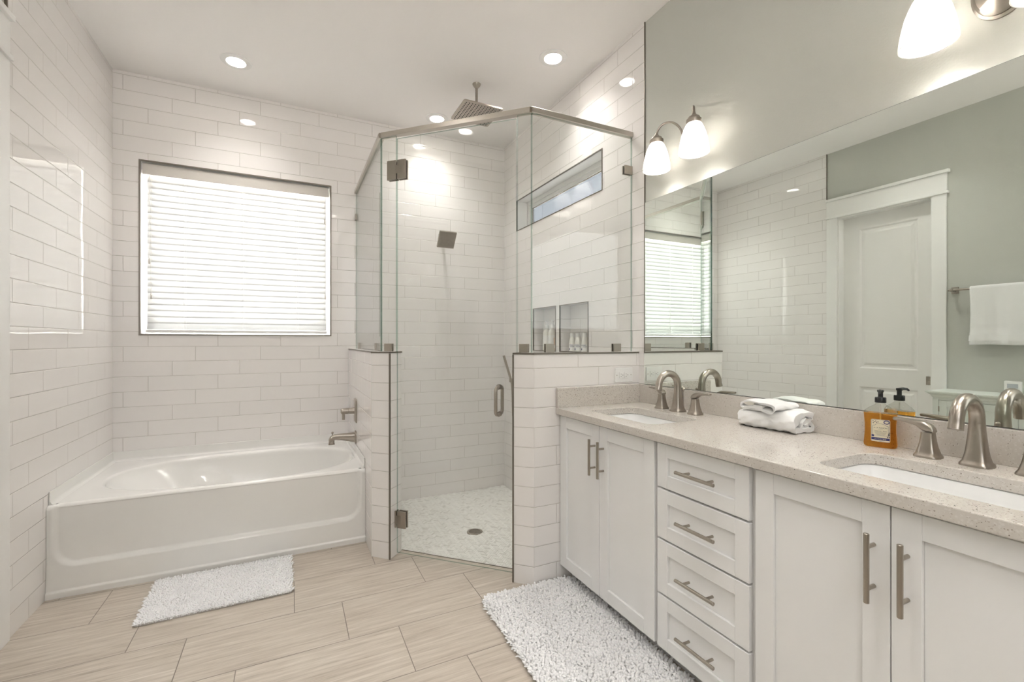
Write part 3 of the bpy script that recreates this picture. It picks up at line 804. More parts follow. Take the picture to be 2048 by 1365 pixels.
def lotion(loc, label):
    t = thing('lotion_bottle', label, 'bottle', loc, 0, 'small white bottles in the right shower niche')
    body = MB().lathe([(.024, 0), (.026, .003), (.026, .055), (.023, .075), (.017, .098), (.0155, .104)], 24).build('bottle_body', M['bottle'], t)
    MB().lathe([(.0155, .104), (.016, .105), (.0145, .130), (.013, .132)], 24).build('cap', M['pvc'], t)
    lb = MB().lathe([(.0263, .008), (.0263, .050)], 24, cap0=False, cap1=False).build('bottle_label', M['blabel'], body)
    mb = MB()
    def strip(z0, z1, a0, a1):
        n = 8; mb.loft([[(.0265*math.cos(a0+(a1-a0)*i/n), .0265*math.sin(a0+(a1-a0)*i/n), z) for i in range(n+1)] for z in (z0, z1)], cap0=False, cap1=False, closed=False)
    c = math.radians(220)
    strip(.043, .046, c-.8, c+.5); strip(.036, .038, c-.4, c+.8); strip(.030, .0315, c-.4, c+.7); strip(.010, .022, c-.9, c-.55)
    mb.build('label_print', M['navy'], t)
    return t
a = lotion((XR+.047, 2.795, NI2[2]), 'small white lotion bottle in the right shower niche, farthest of three')
dup(a, (XR+.047, 2.722, NI2[2]), 0, 'small white lotion bottle in the right shower niche, middle of three')
dup(a, (XR+.047, 2.640, NI2[2]), 0, 'small white lotion bottle in the right shower niche, nearest of three')

# ------------------------------------------------------------------ vanity
XD = 1.271                                                       # face of doors and drawers
def shaker(parent, name, y0, y1, z0, z1, fw=.058):
    """front in local coordinates of parent at world origin"""
    mb = MB(); x0, x1 = XD, XD+.019
    for b in ((y0, y0+fw, z0, z1), (y1-fw, y1, z0, z1), (y0+fw, y1-fw, z0, z0+fw), (y0+fw, y1-fw, z1-fw, z1)):
        mb.box(x0, x1, b[0], b[1], b[2], b[3])
    mb.box(x0+.010, x1-.001, y0+fw, y1-fw, z0+fw, z1-fw)
    return mb.build(name, M['cab'], parent, bevel=.0012, seg=1)
def bar_pull(parent, c, vert, L=.166, gap=.10):
    mb = MB(); x = XD-.034; r = .0062
    ax = (lambda s_: (x, c[0], c[1]+s_)) if vert else (lambda s_: (x, c[0]+s_, c[1]))
    mb.tube([ax(-L/2), ax(-L/2+.001), ax(L/2-.001), ax(L/2)], [r*.85, r, r, r*.85], 16)
    for s_ in (-gap/2, gap/2):
        p = ax(s_); mb.tube([(x, p[1], p[2]), (XD+.0005, p[1], p[2])], .0048, 12)
    return mb.build('bar_handle', M['bronze'], parent)
def carcass(t, y0, y1):
    mb = MB(); x1 = 1.80
    mb.box(1.291, x1, y0, y0+.016, .082, .866); mb.box(1.291, x1, y1-.016, y1, .082, .866); mb.box(1.291, x1, y0+.016, y1-.016, .082, .10)
    mb.box(x1-.01, x1, y0+.016, y1-.016, .10, .866); mb.box(1.291, 1.309, y0+.016, y1-.016, .84, .866); mb.box(1.291, 1.309, y0+.016, y1-.016, .10, .14)
    if y1-y0 < .5:
        for z in (.286, .496, .690): mb.box(1.291, 1.309, y0+.016, y1-.016, z-.02, z+.02)
    mb.build('cabinet_body', M['cab'], t)
    MB().box(1.345, x1, y0, y1, 0, .082).build('toe_kick', M['cab'], t)
ZC0, ZC1 = .080, .860
c1 = thing('sink_cabinet', 'white two door sink cabinet beside the tiled shower half wall', 'cabinet'); carcass(c1, 1.339, 2.033)
d = shaker(c1, 'cabinet_door', 1.697, 2.031, ZC0, ZC1); bar_pull(d, (1.728, .714), True)
d = shaker(c1, 'cabinet_door', 1.347, 1.694, ZC0, ZC1); bar_pull(d, (1.664, .714), True)
c2 = thing('drawer_cabinet', 'white four drawer cabinet between the two sink cabinets', 'cabinet'); carcass(c2, .929, 1.337)
for z0, z1 in ((.694, ZC1), (.500, .686), (.290, .492), (ZC0, .282)):
    d = shaker(c2, 'drawer', .940, 1.330, z0, z1, .05); bar_pull(d, (1.125, (z0+z1)/2+.002), False)
c3 = thing('sink_cabinet', 'white two door sink cabinet nearest the camera, under the right sink', 'cabinet'); carcass(c3, .222, .927)
d = shaker(c3, 'cabinet_door', .574, .919, ZC0, ZC1); bar_pull(d, (.606, .707), True)
d = shaker(c3, 'cabinet_door', .225, .571, ZC0, ZC1); bar_pull(d, (.539, .707), True)

SK = [(1.345, 1.632, 1.441, 1.885), (1.345, 1.632, .348, .793)]
def slab():
    bm = bmesh.new(); loops = []
    def loop(pts):
        vs = [bm.verts.new((x, y, CT)) for x, y in pts]
        return [bm.edges.new((vs[i], vs[(i+1) % len(vs)])) for i in range(len(vs))]
    es = loop([(1.246, .2), (XW-.002, .2), (XW-.002, 2.035), (1.246, 2.035)])
    for s_ in SK: es += loop(rrect(*s_, .05, 8))
    bmesh.ops.triangle_fill(bm, use_beauty=True, edges=es)
    bmesh.ops.recalc_face_normals(bm, faces=bm.faces)
    if bm.faces[:][0].normal.z < 0: bmesh.ops.reverse_faces(bm, faces=bm.faces[:])
    r = bmesh.ops.extrude_face_region(bm, geom=bm.faces[:])
    bmesh.ops.translate(bm, verts=[v for v in r['geom'] if isinstance(v, bmesh.types.BMVert)], vec=(0, 0, -.034))
    bmesh.ops.recalc_face_normals(bm, faces=bm.faces)
    me = bpy.data.meshes.new('counter_slab'); bm.to_mesh(me); bm.free(); me.materials.append(M['quartz'])
    t = thing('countertop', 'speckled beige quartz vanity countertop with backsplash and two sink cutouts', 'countertop')
    o = bpy.data.objects.new('counter_slab', me); COL.objects.link(o); o.parent = t
    b = o.modifiers.new('bevel', 'BEVEL'); b.width = .003; b.segments = 2; b.limit_method = 'ANGLE'; b.angle_limit = math.radians(60)
    MB().box(1.793, XW-.001, .2, 2.0148, CT, 1.004).build('backsplash', M['quartz'], t, bevel=.0015)
    MB().box(1.246, XW-.001, 2.015, 2.0355, CT, 1.004).build('side_splash', M['quartz'], t, bevel=.0015)
slab()
def sink(s_, label):
    x0, x1, y0, y1 = s_; t = thing('undermount_sink', label, 'sink', ((x0+x1)/2, (y0+y1)/2, CT-.034))
    hx, hy = (x1-x0)/2, (y1-y0)/2; rings = []
    for dx, r, z in ((.02, .05, -.001), (.004, .05, -.001), (.002, .05, -.004), (-.004, .05, -.03), (-.012, .055, -.09), (-.025, .06, -.115), (-.05, .06, -.126), (-.1, .04, -.130)):
        rings.append([(x, y, z) for x, y in rrect(-hx-dx, hx+dx, -hy-dx, hy+dx, r, 8)][::-1])
    MB().loft(rings, cap0=False, cap1=True).build('basin', M['china'], t, angle=60)
    MB().lathe([(.026, -.1295), (.026, -.127), (.018, -.126), (.001, -.126)], 20).build('sink_drain', M['nickel'], t)
sink(SK[0], 'white rectangular undermount sink next to the shower end of the counter')
sink(SK[1], 'white rectangular undermount sink nearest the camera, beside the soap bottle')

def faucet(loc, label):
    t = thing('sink_faucet', label, 'faucet', loc)
    mb = MB(); R = .0615
    prof = [(.034, 0), (.034, .005), (.0325, .008), (.0285, .013), (.027, .018), (.0245, .028), (.0225, .042), (.0205, .065), (.0186, .095), (.0174, .118)]
    mb.loft([[(x, y, z) for x, y in sq(r, 32, 3.6 if z < .03 else max(2.0, 3.6-(z-.03)*22))] for r, z in prof], cap1=False)
    pts = [(0, 0, .118), (0, 0, .125)]+[(-R+R*math.cos(a), 0, .128+R*math.sin(a)) for a in [PI*i/20 for i in range(21)]]
    pts += [(-2*R-.003, 0, .120), (-2*R-.005, 0, .112)]
    rad = [.0172, .0171]+[.0171-.0012*i/20 for i in range(21)]+[.0162, .0165]
    mb.tube(pts, rad, 32)
    mb.build('spout', M['nickel'], t, angle=50)
    mb = MB(); mb.lathe([(.003, .0), (.003, .095), (.0055, .098), (.006, .108), (.003, .112)], 12, (.036, 0, 0)); mb.build('lift_rod', M['nickel'], t)
    for sg in (1, -1):
        y = sg*.108; mb = MB()
        prof = [(.031, 0), (.031, .004), (.0295, .007), (.0262, .012), (.0245, .018), (.0205, .032), (.0175, .05), (.0158, .066), (.0154, .0735)]
        mb.loft([[(x, y+yy, z) for x, yy in sq(r, 28, 3.6)] for r, z in prof])
        hb = mb.build('handle_base', M['nickel'], t)
        mb = MB(); secs = [(-.0154, .0148, .0748, .081), (-.013, .0152, .0748, .090), (-.007, .0154, .0748, .0975), (.004, .0152, .0748, .1035), (.012, .0145, .0775, .106), (.020, .0135, .0845, .107), (.030, .0125, .0905, .1075), (.048, .0115, .0945, .1080), (.068, .0107, .0968, .1082), (.084, .0102, .0978, .1080), (.087, .007, .0995, .1065)]
        rings = []
        for d, w, z0, z1 in secs:
            rings.append([(x, y+sg*d, (z0+z1)/2+zz) for x, zz in sq(w, 20, 3.2, (z1-z0)/2)])
        if sg > 0: rings = [r[::-1] for r in rings]
        mb.loft(rings); mb.build('lever', M['nickel'], hb)
    return t
f = faucet((1.724, 1.664, CT), 'brushed nickel widespread faucet at the sink next to the shower')
dup(f, (1.722, .572, CT), 0, 'brushed nickel widespread faucet at the sink nearest the camera')

# mirror
mb = MB(); y0, y1, z0, z1 = .2, 1.995, 1.006, 2.035
mb.box(1.8075, XW-.0005, y0, y1, z0, z1, 1)
mb._add([(1.807, y1-.001, z0+.001), (1.807, y0+.001, z0+.001), (1.807, y0+.001, z1-.001), (1.807, y1-.001, z1-.001)], [(0, 1, 2, 3)], 0)
o = mb.build('wall_mirror', [M['mirror'], M['dark']]); tag(o, 'large frameless wall mirror above the vanity backsplash', 'mirror')

# outlet on the half wall
t = thing('wall_outlet', 'white duplex wall outlet on the tiled half wall above the side splash', 'outlet', (1.694, 2.037, 1.058))
MB().box(-.061, .061, -.006, -.0005, -.040, .040).build('cover_plate', M['pvc'], t, bevel=.002)
for cx in (-.0175, .0175):
    mb = MB(); mb.box(cx-.0165, cx+.0165, -.009, -.006, -.0165, .0165)
    mb.box(cx-.008, cx-.001, -.0094, -.009, .005, .0066, 1); mb.box(cx-.008, cx-.0, -.0094, -.009, -.0077, -.006, 1); mb.box(cx+.005, cx+.009, -.0094, -.009, -.0022, .0022, 1)
    mb.build('socket', [M['pvc'], M['slot']], t)
for cx in (-.05, .05): MB().lathe([(.003, 0), (.002, .001)], 10, M4=Matrix.Translation((cx, -.006, 0)) @ Matrix.Rotation(PI/2, 4, 'X')).build('screw', M['nickel'], t)

# ------------------------------------------------------------------ vanity lamps
def sconce(loc, label):
    t = thing('vanity_light', label, 'wall lamp', loc)
    RX = Matrix.Rotation(-PI/2, 4, 'Y')
    mb = MB(); mb.lathe([(.066, .0), (.066, .006), (.060, .009), (.060, .014), (.053, .020), (.001, .022)], 40, M4=Matrix.Translation((0, 0, -.012)) @ Matrix.Diagonal((1, 1, 1.32, 1)) @ RX)
    bp = mb.build('backplate', M['nickel'], t)
    mb = MB()
    for i in range(4): mb.box(-.0225, -.0218, -.050, -.012+(-.008 if i == 3 else 0), .036-i*.007, .0385-i*.007)
    mb.build('plate_print', M['ink'], bp)
    for sg in (1, -1):
        sx, sy = -.122, sg*.120
        pts = [(-.014, sg*.018, .0), (-.035, sg*.03, .004)]
        e = Vector((sx, sy, 0)); s0 = Vector((-.035, sg*.03, 0)); 
        for i in range(0, 15):
            a = PI*i/14; f = (1-math.cos(a))/2
            p = s0.lerp(e, f); pts.append((p.x, p.y, .012+.075*math.sin(a)*(1.0)+.022*f))
        pts += [(sx, sy, .02)]
        MB().tube(pts, .0055, 12).build('arm', M['nickel'], t)
        mb = MB(); mb.lathe([(.033, -.002), (.0345, .006), (.034, .016), (.028, .022), (.026, .028), (.016, .034), (.009, .042), (.006, .052)], 28, (sx, sy, 0)); mb.build('fitter', M['nickel'], t)
        prof = [(.030, 0), (.037, -.010), (.045, -.028), (.054, -.052), (.061, -.083), (.066, -.112), (.069, -.140)]
        inn = [(r-.0035, z) for r, z in prof]
        mb = MB(); mb.lathe(prof[::-1]+[(.0335, .001-.0), (.0265, 0)]+inn[1:]+[(.0672, -.1405), (.069, -.140)], 40, (sx, sy, 0), cap0=False, cap1=False)
        sh = mb.build('lamp_shade', M['shade'], t, angle=60)
        MB().sphere((sx, sy, -.050), .024, 8, 0, 1.25).build('bulb', M['bulb'], t)
    return t
s1 = sconce((XW, 1.653, 2.265), 'two light nickel vanity lamp with frosted bell shades near the shower')
dup(s1, (XW, .548, 2.265), 0, 'two light nickel vanity lamp with frosted bell shades at the top right, nearest the camera')

# recessed ceiling lights
def can(loc, label):
    t = thing('recessed_light', label, 'ceiling light', loc, 0, 'recessed downlights')
    MB().lathe([(.090, -.0005), (.089, -.004), (.061, -.009), (.055, -.007), (.0525, .0), (.050, .062), (.054, .066)], 48, cap0=False, cap1=False).build('trim_ring', M['baffle'], t)
    MB().lathe([(.0505, .064), (.001, .064)], 32, cap0=False, cap1=False).build('light_lens', M['lens'], t)
    MB().lathe([(.0555, .001), (.0555, .10), (.001, .10)], 24, cap0=False, cap1=False).build('housing', M['dark'], t)
    return t
k = can((-.314, 3.428, H), 'round white downlight in the ceiling above the bathtub')
dup(k, (1.509, 2.497, H), 0, 'round white downlight in the ceiling in front of the shower, near the vanity wall')
dup(k, (1.072, 3.590, H), 0, 'round white downlight in the ceiling behind the rain shower head')
dup(k, (-.46, 1.88, H), 0, 'round white downlight in the ceiling reflected in the shower door')
dup(k, (.55, .75, H), 0, 'added round fill downlight in the ceiling overhead, out of view')  # this and the three below are added fill lights
dup(k, (-.46, -.35, H), 0, 'added round fill downlight in the ceiling behind the camera on the door side')
dup(k, (.75, -.35, H), 0, 'added round fill downlight in the ceiling just behind the camera, in the middle of the room')
dup(k, (.2, -.95, H), 0, 'added round fill downlight in the ceiling farthest behind the camera, by the added window')

# ------------------------------------------------------------------ soap bottle
def text_mesh(s_, size, name):
    cu = bpy.data.curves.new(name, 'FONT'); cu.body = s_; cu.size = size; cu.align_x = 'CENTER'; cu.align_y = 'CENTER'; cu.resolution_u = 3
    o = bpy.data.objects.new(name, cu); COL.objects.link(o)
    bpy.context.view_layer.update()
    me = bpy.data.meshes.new_from_object(o.evaluated_get(bpy.context.evaluated_depsgraph_get()))
    bpy.data.objects.remove(o); bpy.data.curves.remove(cu); me.name = name
    return me
def soap():
    fx, fy = .030, -.084; ang = math.atan2(fy, fx)                # direction of the bottle's width, left to right
    t = thing('soap_bottle', 'amber liquid soap pump bottle with a cream label beside the right sink', 'soap bottle', (1.748, .815, CT), ang)
    # local x = width (left to right as seen), local -y = towards the camera
    def ring(hw, hd, z, r=.012): return [(x, y, z) for x, y in rrect(-hw, hw, -hd, hd, min(r, hd-.001), 5)]
    bod = [(.038, .017, .0), (.0425, .0215, .004), (.0435, .022, .012), (.0425, .0215, .022), (.0405, .021, .05), (.0405, .021, .075), (.0425, .021, .098), (.0435, .0205, .112)]
    sho = [(.0435, .0205, .1125), (.040, .019, .119), (.030, .017, .128), (.0155, .0148, .138), (.0125, .0122, .141), (.0125, .0122, .146)]
    mb = MB(); mb.loft([ring(*b) for b in bod]); liq = mb.build('liquid_soap', M['soap'], t, angle=60, label='amber liquid soap')
    mb = MB(); mb.loft([ring(*b) for b in sho], cap0=False); mb.build('bottle_shoulder', M['clear'], t, angle=60, label='clear bottle shoulder')
    mb = MB(); mb.tube([(0, 0, .02), (0, 0, .14)], .0022, 8); mb.build('dip_tube', M['bottle'], t)
    lx, z0, z1 = .0245, .0195, .092; y = -.0217
    lb = MB(); lb.prism(rrect(-lx, lx, z0, z1, .004, 3), 0, .0006, M4=Matrix.Translation((.002, y, 0)) @ Matrix.Rotation(PI/2, 4, 'X'))
    lb = lb.build('label', M['label'], t)
    mb = MB(); MX = Matrix.Translation((.002, y-.0008, 0)) @ Matrix.Rotation(PI/2, 4, 'X')
    mb.box(-lx+.0015, lx-.0015, .0245, .0325, -.0001, .0001, M4=MX)
    o_, i_ = rrect(-lx+.001, lx-.001, z0+.001, z1-.001, .003, 3), rrect(-lx+.0017, lx-.0017, z0+.0017, z1-.0017, .0025, 3)
    mb.loft([[(x, z, 0) for x, z in o_], [(x, z, 0) for x, z in i_]], M4=MX, cap0=False, cap1=False)
    # arched inner frame, crest ring and seal
    fr = [(-.0195, .040), (-.0195, .072), (-.0145, .072)]+[(.0145*math.cos(a), .072+.006*math.sin(a)) for a in [PI-PI*i/10 for i in range(11)]]+[(.0195, .072), (.0195, .040), (-.0195, .040)]
    for p, q in zip(fr, fr[1:]): mb.tube([(p[0], p[1], 0), (q[0], q[1], 0)], .00045, 4, M4=MX)
    rg = [(.0155+.0068*math.cos(a), .084+.0052*math.sin(a), 0) for a in [2*PI*i/16 for i in range(17)]]
    mb.tube(rg, .0013, 6, M4=MX); mb.lathe([(.0035, -.0001), (.0035, .0003)], 14, (-.0195, .0385, 0), M4=MX)
    mb.build('label_print', M['navy'], lb)
    mb = MB()
    for x, z, a in ((-.019, .086, .9), (-.0155, .083, -.6), (-.0185, .080, .5), (-.012, .0855, .2), (-.0095, .0815, -.9), (-.006, .084, .6)):
        mb.prism([(0, -.0028), (.0011, 0), (0, .0028), (-.0011, 0)], 0, .0003, M4=MX @ Matrix.Translation((x, z, 0)) @ Matrix.Rotation(a, 4, 'Z'))
    for z, w in ((.0595, .006), (.0500, .016), (.0475, .015), (.0450, .013), (.0425, .010)): mb.box(-w, w, z, z+.0005, 0, .0002, M4=MX)
    for x, z in ((.021, .047), (.0225, .051), (.020, .042), (.018, .036), (.0225, .044), (.022, .037)): mb.lathe([(.0017, 0), (.0017, .0003)], 8, (x, z, 0), M4=MX)
    mb.build('label_marks', M['ink'], lb)
    for s_, size, z, mt in (('A LA MAISON', .0056, .0645, 'ink'), ('Lavender Aloe', .0054, .0545, 'ink'), ('For Hand & Body', .0042, .0284, 'label')):
        me = text_mesh(s_, size, 'lettering'); me.materials.append(M[mt]); me.transform(MX @ Matrix.Translation((0, z, .0004)))
        o = bpy.data.objects.new('lettering', me); COL.objects.link(o); o.parent = lb
    mb = MB(); mb.lathe([(.0148, .1455), (.0152, .147), (.0152, .161), (.014, .163), (.008, .1635), (.0068, .165), (.0068, .178), (.0085, .180), (.0095, .184), (.008, .187), (.001, .188)], 28)
    mb.tube([(0, 0, .183), (0, -.015, .185), (0, -.028, .184), (0, -.036, .179)], [.0055, .005, .0042, .0032], 12); mb.build('pump', M['black'], t)
soap()

# ------------------------------------------------------------------ towels
def ribbon(path, th):
    """closed outline of a thick strip along a centre line (2D)"""
    P = [Vector(p) for p in path]; L_, R_ = [], []
    for i, p in enumerate(P):
        d = (P[min(i+1, len(P)-1)]-P[max(i-1, 0)]).normalized(); n = Vector((-d.y, d.x))
        k = th*(1 if 0 < i < len(P)-1 else .55)
        L_.append(p+n*k/2); R_.append(p-n*k/2)
    return L_+R_[::-1]
def spline(pts, n=8):
    P = [Vector(p) for p in pts]; o = []
    for i in range(len(P)-1):
        p0, p1, p2, p3 = P[max(i-1, 0)], P[i], P[i+1], P[min(i+2, len(P)-1)]
        for k in range(n):
            t = k/n; o.append(.5*((2*p1)+(p2-p0)*t+(2*p0-5*p1+4*p2-p3)*t*t+(3*p1-p0-3*p2+p3)*t**3))
    o.append(P[-1]); return o
def counter_towels():
    t = thing('folded_towel', 'thick white towel folded and rolled on the counter under the washcloth', 'towel', (1.728, 1.172, CT))
    # section in (x, z); front is -x, extruded along y
    path = spline([(.012, .036), (-.006, .030), (-.020, .034), (-.026, .022), (-.006, .012), (.030, .013), (.052, .017), (.056, .030), (.040, .041), (.012, .052), (-.010, .056), (-.036, .044), (-.050, .026), (-.044, .012), (-.02, .0105)], 7)
    path = spline([(.016, .030), (.000, .026), (-.012, .031), (-.006, .042), (.018, .048), (.038, .044), (.050, .030), (.044, .015), (.016, .012), (-.020, .0115), (-.048, .016), (-.056, .034), (-.046, .054), (-.016, .066), (.020, .073), (.046, .068), (.056, .054), (.046, .047)], 7)
    out = ribbon(path, .020); N_ = 40; rings = []; rnd = random.Random(3)
    for j in range(N_+1):
        f = j/N_; y = -.118+.236*f
        e = 1-.16*max(0, (f-.72)/.28)**2-.05*max(0, (.1-f)/.1)**2
        sw = .006*math.sin(f*5+.5); lift = .004*math.sin(f*4)
        r = []
        for k, p in enumerate(out):
            w = .0016*math.sin(k*.9+f*17)+.0012*math.sin(k*.37-f*31)
            z = max(.0012, .0012+(p.y-.0005)*(e if p.y > .02 else 1)+w*.8+(lift if p.y > .03 else 0))
            r.append((p.x*e+sw+w, y+.008*math.sin(k*.23)*(1 if f in (0, 1) else .6), z))
        rings.append(r)
    t_ = MB(); t_.loft(rings, cap0=True, cap1=True); o = t_.build('towel_roll', M['terry'], t, angle=80)
    # second fold lying behind the roll at its right end
    mb = MB(); rings = []
    for j in range(22):
        f = j/21; y = -.112+.19*f; rr = []
        for k in range(28):
            a = 2*PI*k/28; w = .0015*math.sin(3*a+f*9)
            rr.append((.042+(.026+w)*math.copysign(abs(math.cos(a))**.8, math.cos(a)), y+.006*math.sin(a*2), .0165+(.0155+w)*math.copysign(abs(math.sin(a))**.8, math.sin(a))))
        rings.append(rr)
    mb.loft(rings); mb.build('towel_fold', M['terry'], t, angle=80)
    w = thing('washcloth', 'small white washcloth folded on top of the rolled towel', 'washcloth', (1.730, 1.186, CT+.077))
    # section in (y, z), open loop towards +y, extruded along x
    path = spline([(.066, .004), (.03, .008), (-.01, .010), (-.05, .006), (-.074, .008), (-.082, .017), (-.074, .026), (-.04, .029), (.0, .031), (.045, .032), (.075, .024), (.084, .014), (.07, .008), (.035, .014), (.0, .018), (-.03, .017)], 6)
    out = ribbon(path, .0075); rings = []; n_ = 30
    for j in range(n_+1):
        f = j/n_; x = -.068+.126*f; r = []
        for k, p in enumerate(out):
            wv = .0011*math.sin(k*.5+f*14)
            drop = -.012*max(0, (.3-f)/.3)**2*(1 if p.y < .02 else .5)
            tw = .10
            r.append((x+p.x*.18+.004*math.sin(k*.21), p.x*(1-.1*f)+wv-(f-.5)*.02, p.y*(1-.12*f)+wv+drop+.001))
        rings.append(r)
    mb = MB(); mb.loft(rings); mb.build('cloth', M['terry'], w, angle=80)
    mb = MB(); mb.loft([[(x, .052+.024*math.cos(a), .0185+.0085*math.sin(a)) for a in [2*PI*i/20 for i in range(20)]] for x in (-.055, .0, .05)]); mb.build('inner_fold', M['cream'], w, angle=80)
counter_towels()
def towel_bar():
    X = XL-.008; t = thing('towel_bar', 'nickel towel bar on the green wall right of the white door', 'towel bar', (X, 1.40, 1.645))
    mb = MB()
    for y in (-.28, .28): 
        p = MB(); p.box(.0005, .012, y-.022, y+.022, -.026, .026); p.box(.012, .072, y-.011, y+.011, -.011, .011); p.build('post', M['nickel'], t, bevel=.003)
    MB().tube([(.062, -.30, 0), (.062, .30, 0)], .0085, 16).build('bar', M['nickel'], t)
    w = thing('hanging_towel', 'white hand towel draped over the towel bar, seen in the mirror', 'towel', (X+.062, 1.385, 1.645))
    def sheet(zlist, front):
        rings = []
        for s_ in range(0, 61):
            q = -.42+.87*s_/60                                        # back bottom ... over bar ... front bottom
            r = []
            for k in range(41):
                y = -.185+.37*k/40; R = .017
                if abs(q) < R*PI/2: a = q/R; px, pz = R*math.sin(a), R*math.cos(a)
                else: sg = 1 if q > 0 else -1; px, pz = sg*(R-.001), -(abs(q)-R*PI/2)
                dn = max(0, -pz)/.42
                wv = .010*dn*math.sin(y*34+1.0)+.006*dn*math.sin(y*71)
                band = -.003 if .29 < -pz < .335 and q > 0 else 0
                r.append((px+(wv+band)*(1 if q > 0 else .3)+(.006*dn if q > 0 else 0), y*(1-.03*math.sin(dn*3)), pz+.003*math.sin(y*22)*dn))
            rings.append(r)
        return rings
    mb = MB(); mb.loft(sheet(None, True), cap0=False, cap1=False, closed=False)
    rows = sheet(None, True)
    band = [[(p[0]+.0085, p[1], p[2]) for p in r] for r in rows[55:59]]; b2 = [[(p[0]-.004, p[1], p[2]) for p in r] for r in band[::-1]]
    MB().loft([band[0]]+band+b2+[b2[-1]], cap0=False, cap1=False, closed=False).build('towel_band', M['terryb'], w, angle=80)
    o = mb.build('towel_sheet', M['terry'], w, angle=80); so = o.modifiers.new('thick', 'SOLIDIFY'); so.thickness = .007; so.offset = 0
towel_bar()

# ------------------------------------------------------------------ small cabinet and panel on the left wall (seen in the mirror)
def linen():
    X = XL-.008; x1 = -.77; y0, y1, zt = .76, 1.705, .872
    t = thing('storage_cabinet', 'pale green two door cabinet with moulded top, seen in the mirror', 'cabinet', (X, (y0+y1)/2, 0))
    hy = (y1-y0)/2; d = x1-X
    mb = MB(); mb.box(.002, d-.02, -hy, hy, .06, zt-.04)
    for s_ in ((-hy, -hy+.035), (hy-.035, hy), (-.018, .018)): mb.box(d-.02, d, s_[0], s_[1], .0, zt-.04)
    mb.box(d-.02, d, -hy+.035, hy-.035, zt-.065, zt-.04); mb.box(d-.02, d, -hy+.035, hy-.035, .04, .10); mb.box(.002, d-.02, -hy, -hy+.02, 0, .06); mb.box(.002, d-.02, hy-.02, hy, 0, .06)
    mb.build('cabinet_body', M['linen'], t, bevel=.001)
    rings = []
    for o_, z in ((.002, zt-.045), (.006, zt-.04), (.010, zt-.03), (.022, zt-.018), (.026, zt-.016), (.026, zt-.012), (.034, zt-.010), (.034, zt)):
        rings.append([(.002, -hy-o_, z), (d+o_, -hy-o_, z), (d+o_, hy+o_, z), (.002, hy+o_, z)])
    MB().loft(rings, smooth=False).build('moulded_top', M['linen'], t)
    for a, b in ((-hy+.037, -.020), (.020, hy-.037)):
        mb = MB(); fw = .045; z0, z1 = .102, zt-.067
        for q in ((a, a+fw, z0, z1), (b-fw, b, z0, z1), (a+fw, b-fw, z0, z0+fw), (a+fw, b-fw, z1-fw, z1)): mb.box(d-.018, d-.0005, q[0], q[1], q[2], q[3])
        mb.box(d-.018, d-.010, a+fw, b-fw, z0+fw, z1-fw); dd = mb.build('cabinet_door', M['linen'], t, bevel=.001, seg=1)
        MB().sphere((d+.014, a+.02 if a > 0 else b-.02, .5), .012).build('knob', M['bronze'], dd)
        yy = b+.001 if a > 0 else a-.001
        for z in (.74, .2): MB().tube([(d, yy, z-.02), (d, yy, z+.02)], .004, 10).build('hinge', M['bronze'], dd)
    k = thing('wall_thermostat', 'white thermostat with grey display, just above the pale green cabinet', 'thermostat', (X, 1.36, .918))
    MB().box(.0005, .022, -.045, .045, -.043, .043).build('housing', M['pvc'], k, bevel=.006, seg=3)
    MB().box(.022, .0228, -.028, .028, -.008, .024).build('display', M['screen'], k)
linen()

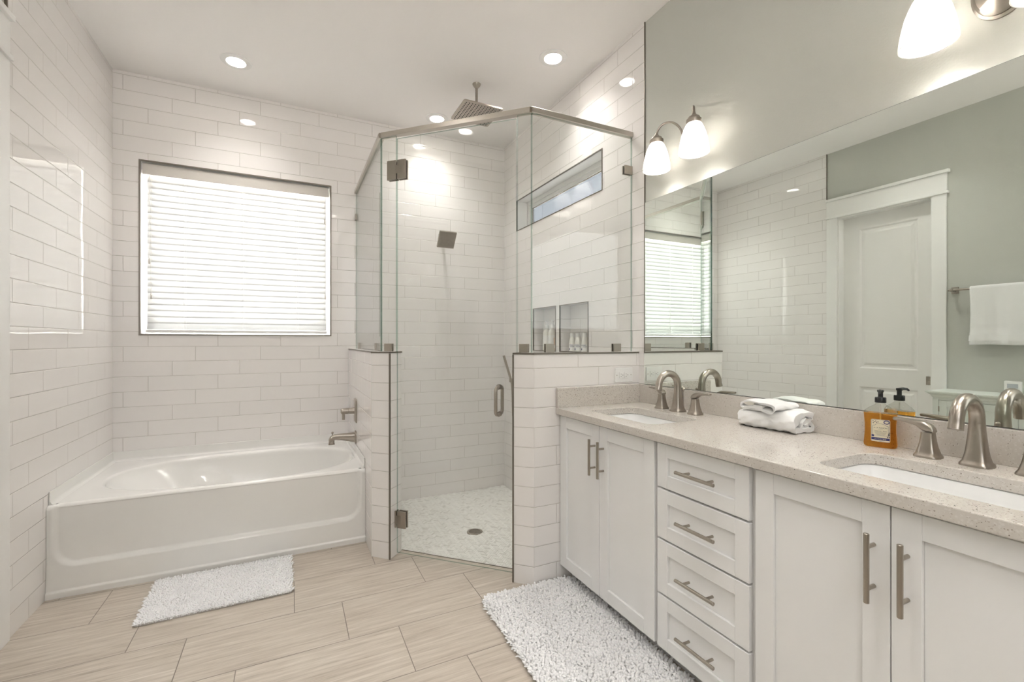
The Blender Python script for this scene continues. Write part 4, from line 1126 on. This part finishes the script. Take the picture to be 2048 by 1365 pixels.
# ------------------------------------------------------------------ rugs
def pile(x0, x1, y0, y1, step, ht, rad, seed, corner, shape=None):
    rng = np.random.default_rng(seed)
    xs = np.arange(x0+step/2, x1, step); ys = np.arange(y0+step/2, y1, step*.87)
    gx, gy = np.meshgrid(xs, ys); gx = gx+((np.arange(len(ys)) % 2)*step/2)[:, None]
    P = np.stack([gx.ravel(), gy.ravel()], 1); P += rng.uniform(-.3, .3, P.shape)*step
    cx, cy, hx, hy = (x0+x1)/2, (y0+y1)/2, (x1-x0)/2, (y1-y0)/2
    qx, qy = np.abs(P[:, 0]-cx)-hx+corner, np.abs(P[:, 1]-cy)-hy+corner
    ok = np.hypot(np.maximum(qx, 0), np.maximum(qy, 0)) < corner-.002
    P = P[ok]; n = len(P)
    e = np.stack([(P[:, 0]-cx)/hx, (P[:, 1]-cy)/hy], 1)
    push = np.sign(e)*np.clip((np.abs(e)-.9)/.1, 0, 1)
    lean = rng.normal(0, .42, (n, 2))+push*.9
    h = ht*rng.uniform(.75, 1.15, n); r = rad*rng.uniform(.8, 1.15, n)
    T = np.array([0, .4, .75, .93, 1.0]); RR = np.array([.8, 1.0, 1.08, .80, .02]); K = 6
    ang = np.arange(K)*2*PI/K
    V = np.zeros((n, len(T), K, 3))
    for j, t_ in enumerate(T):
        c = P+lean*(h*t_**1.6)[:, None]*.75
        z = .004+h*(t_-.28*t_**2*np.clip(np.hypot(lean[:, 0], lean[:, 1]), 0, 1.5))
        for k in range(K):
            V[:, j, k, 0] = c[:, 0]+r*RR[j]*np.cos(ang[k]); V[:, j, k, 1] = c[:, 1]+r*RR[j]*np.sin(ang[k]); V[:, j, k, 2] = np.maximum(z, .002)
    base = np.arange(n)*len(T)*K; F = []
    for j in range(len(T)-1):
        for k in range(K):
            a, b = j*K+k, j*K+(k+1) % K
            F.append(np.stack([base+a, base+b, base+b+K, base+a+K], 1))
    F = np.concatenate(F); me = bpy.data.meshes.new('pile')
    me.vertices.add(n*len(T)*K); me.vertices.foreach_set('co', V.ravel())
    me.loops.add(len(F)*4); me.loops.foreach_set('vertex_index', F.ravel().astype(np.int32))
    me.polygons.add(len(F)); me.polygons.foreach_set('loop_start', (np.arange(len(F))*4).astype(np.int32))
    me.update(calc_edges=True); me.validate()
    me.polygons.foreach_set('use_smooth', [True]*len(me.polygons)); me.materials.append(M['pile'])
    return me
def rug(name, label, c, hx, hy, step, ht, rad, seed, corner, rz=0):
    t = thing(name, label, 'rug', (c[0], c[1], 0), rz)
    MB().prism(rrect(-hx+.004, hx-.004, -hy+.004, hy-.004, corner, 6), .0005, .008).build('backing', M['backing'], t)
    o = bpy.data.objects.new('pile', pile(-hx, hx, -hy, hy, step, ht, rad, seed, corner)); COL.objects.link(o); o.parent = t; o['kind'] = 'stuff'
rug('bath_mat', 'small white shaggy bath mat on the floor in front of the bathtub', (-.305, 2.716), .315, .213, .0078, .0135, .0040, 1, .012, math.radians(.5))
rug('bath_rug', 'large white shaggy rug on the floor along the vanity cabinets', (1.066, 1.560), .258, .468, .0098, .020, .0054, 2, .06, math.radians(-1.2))
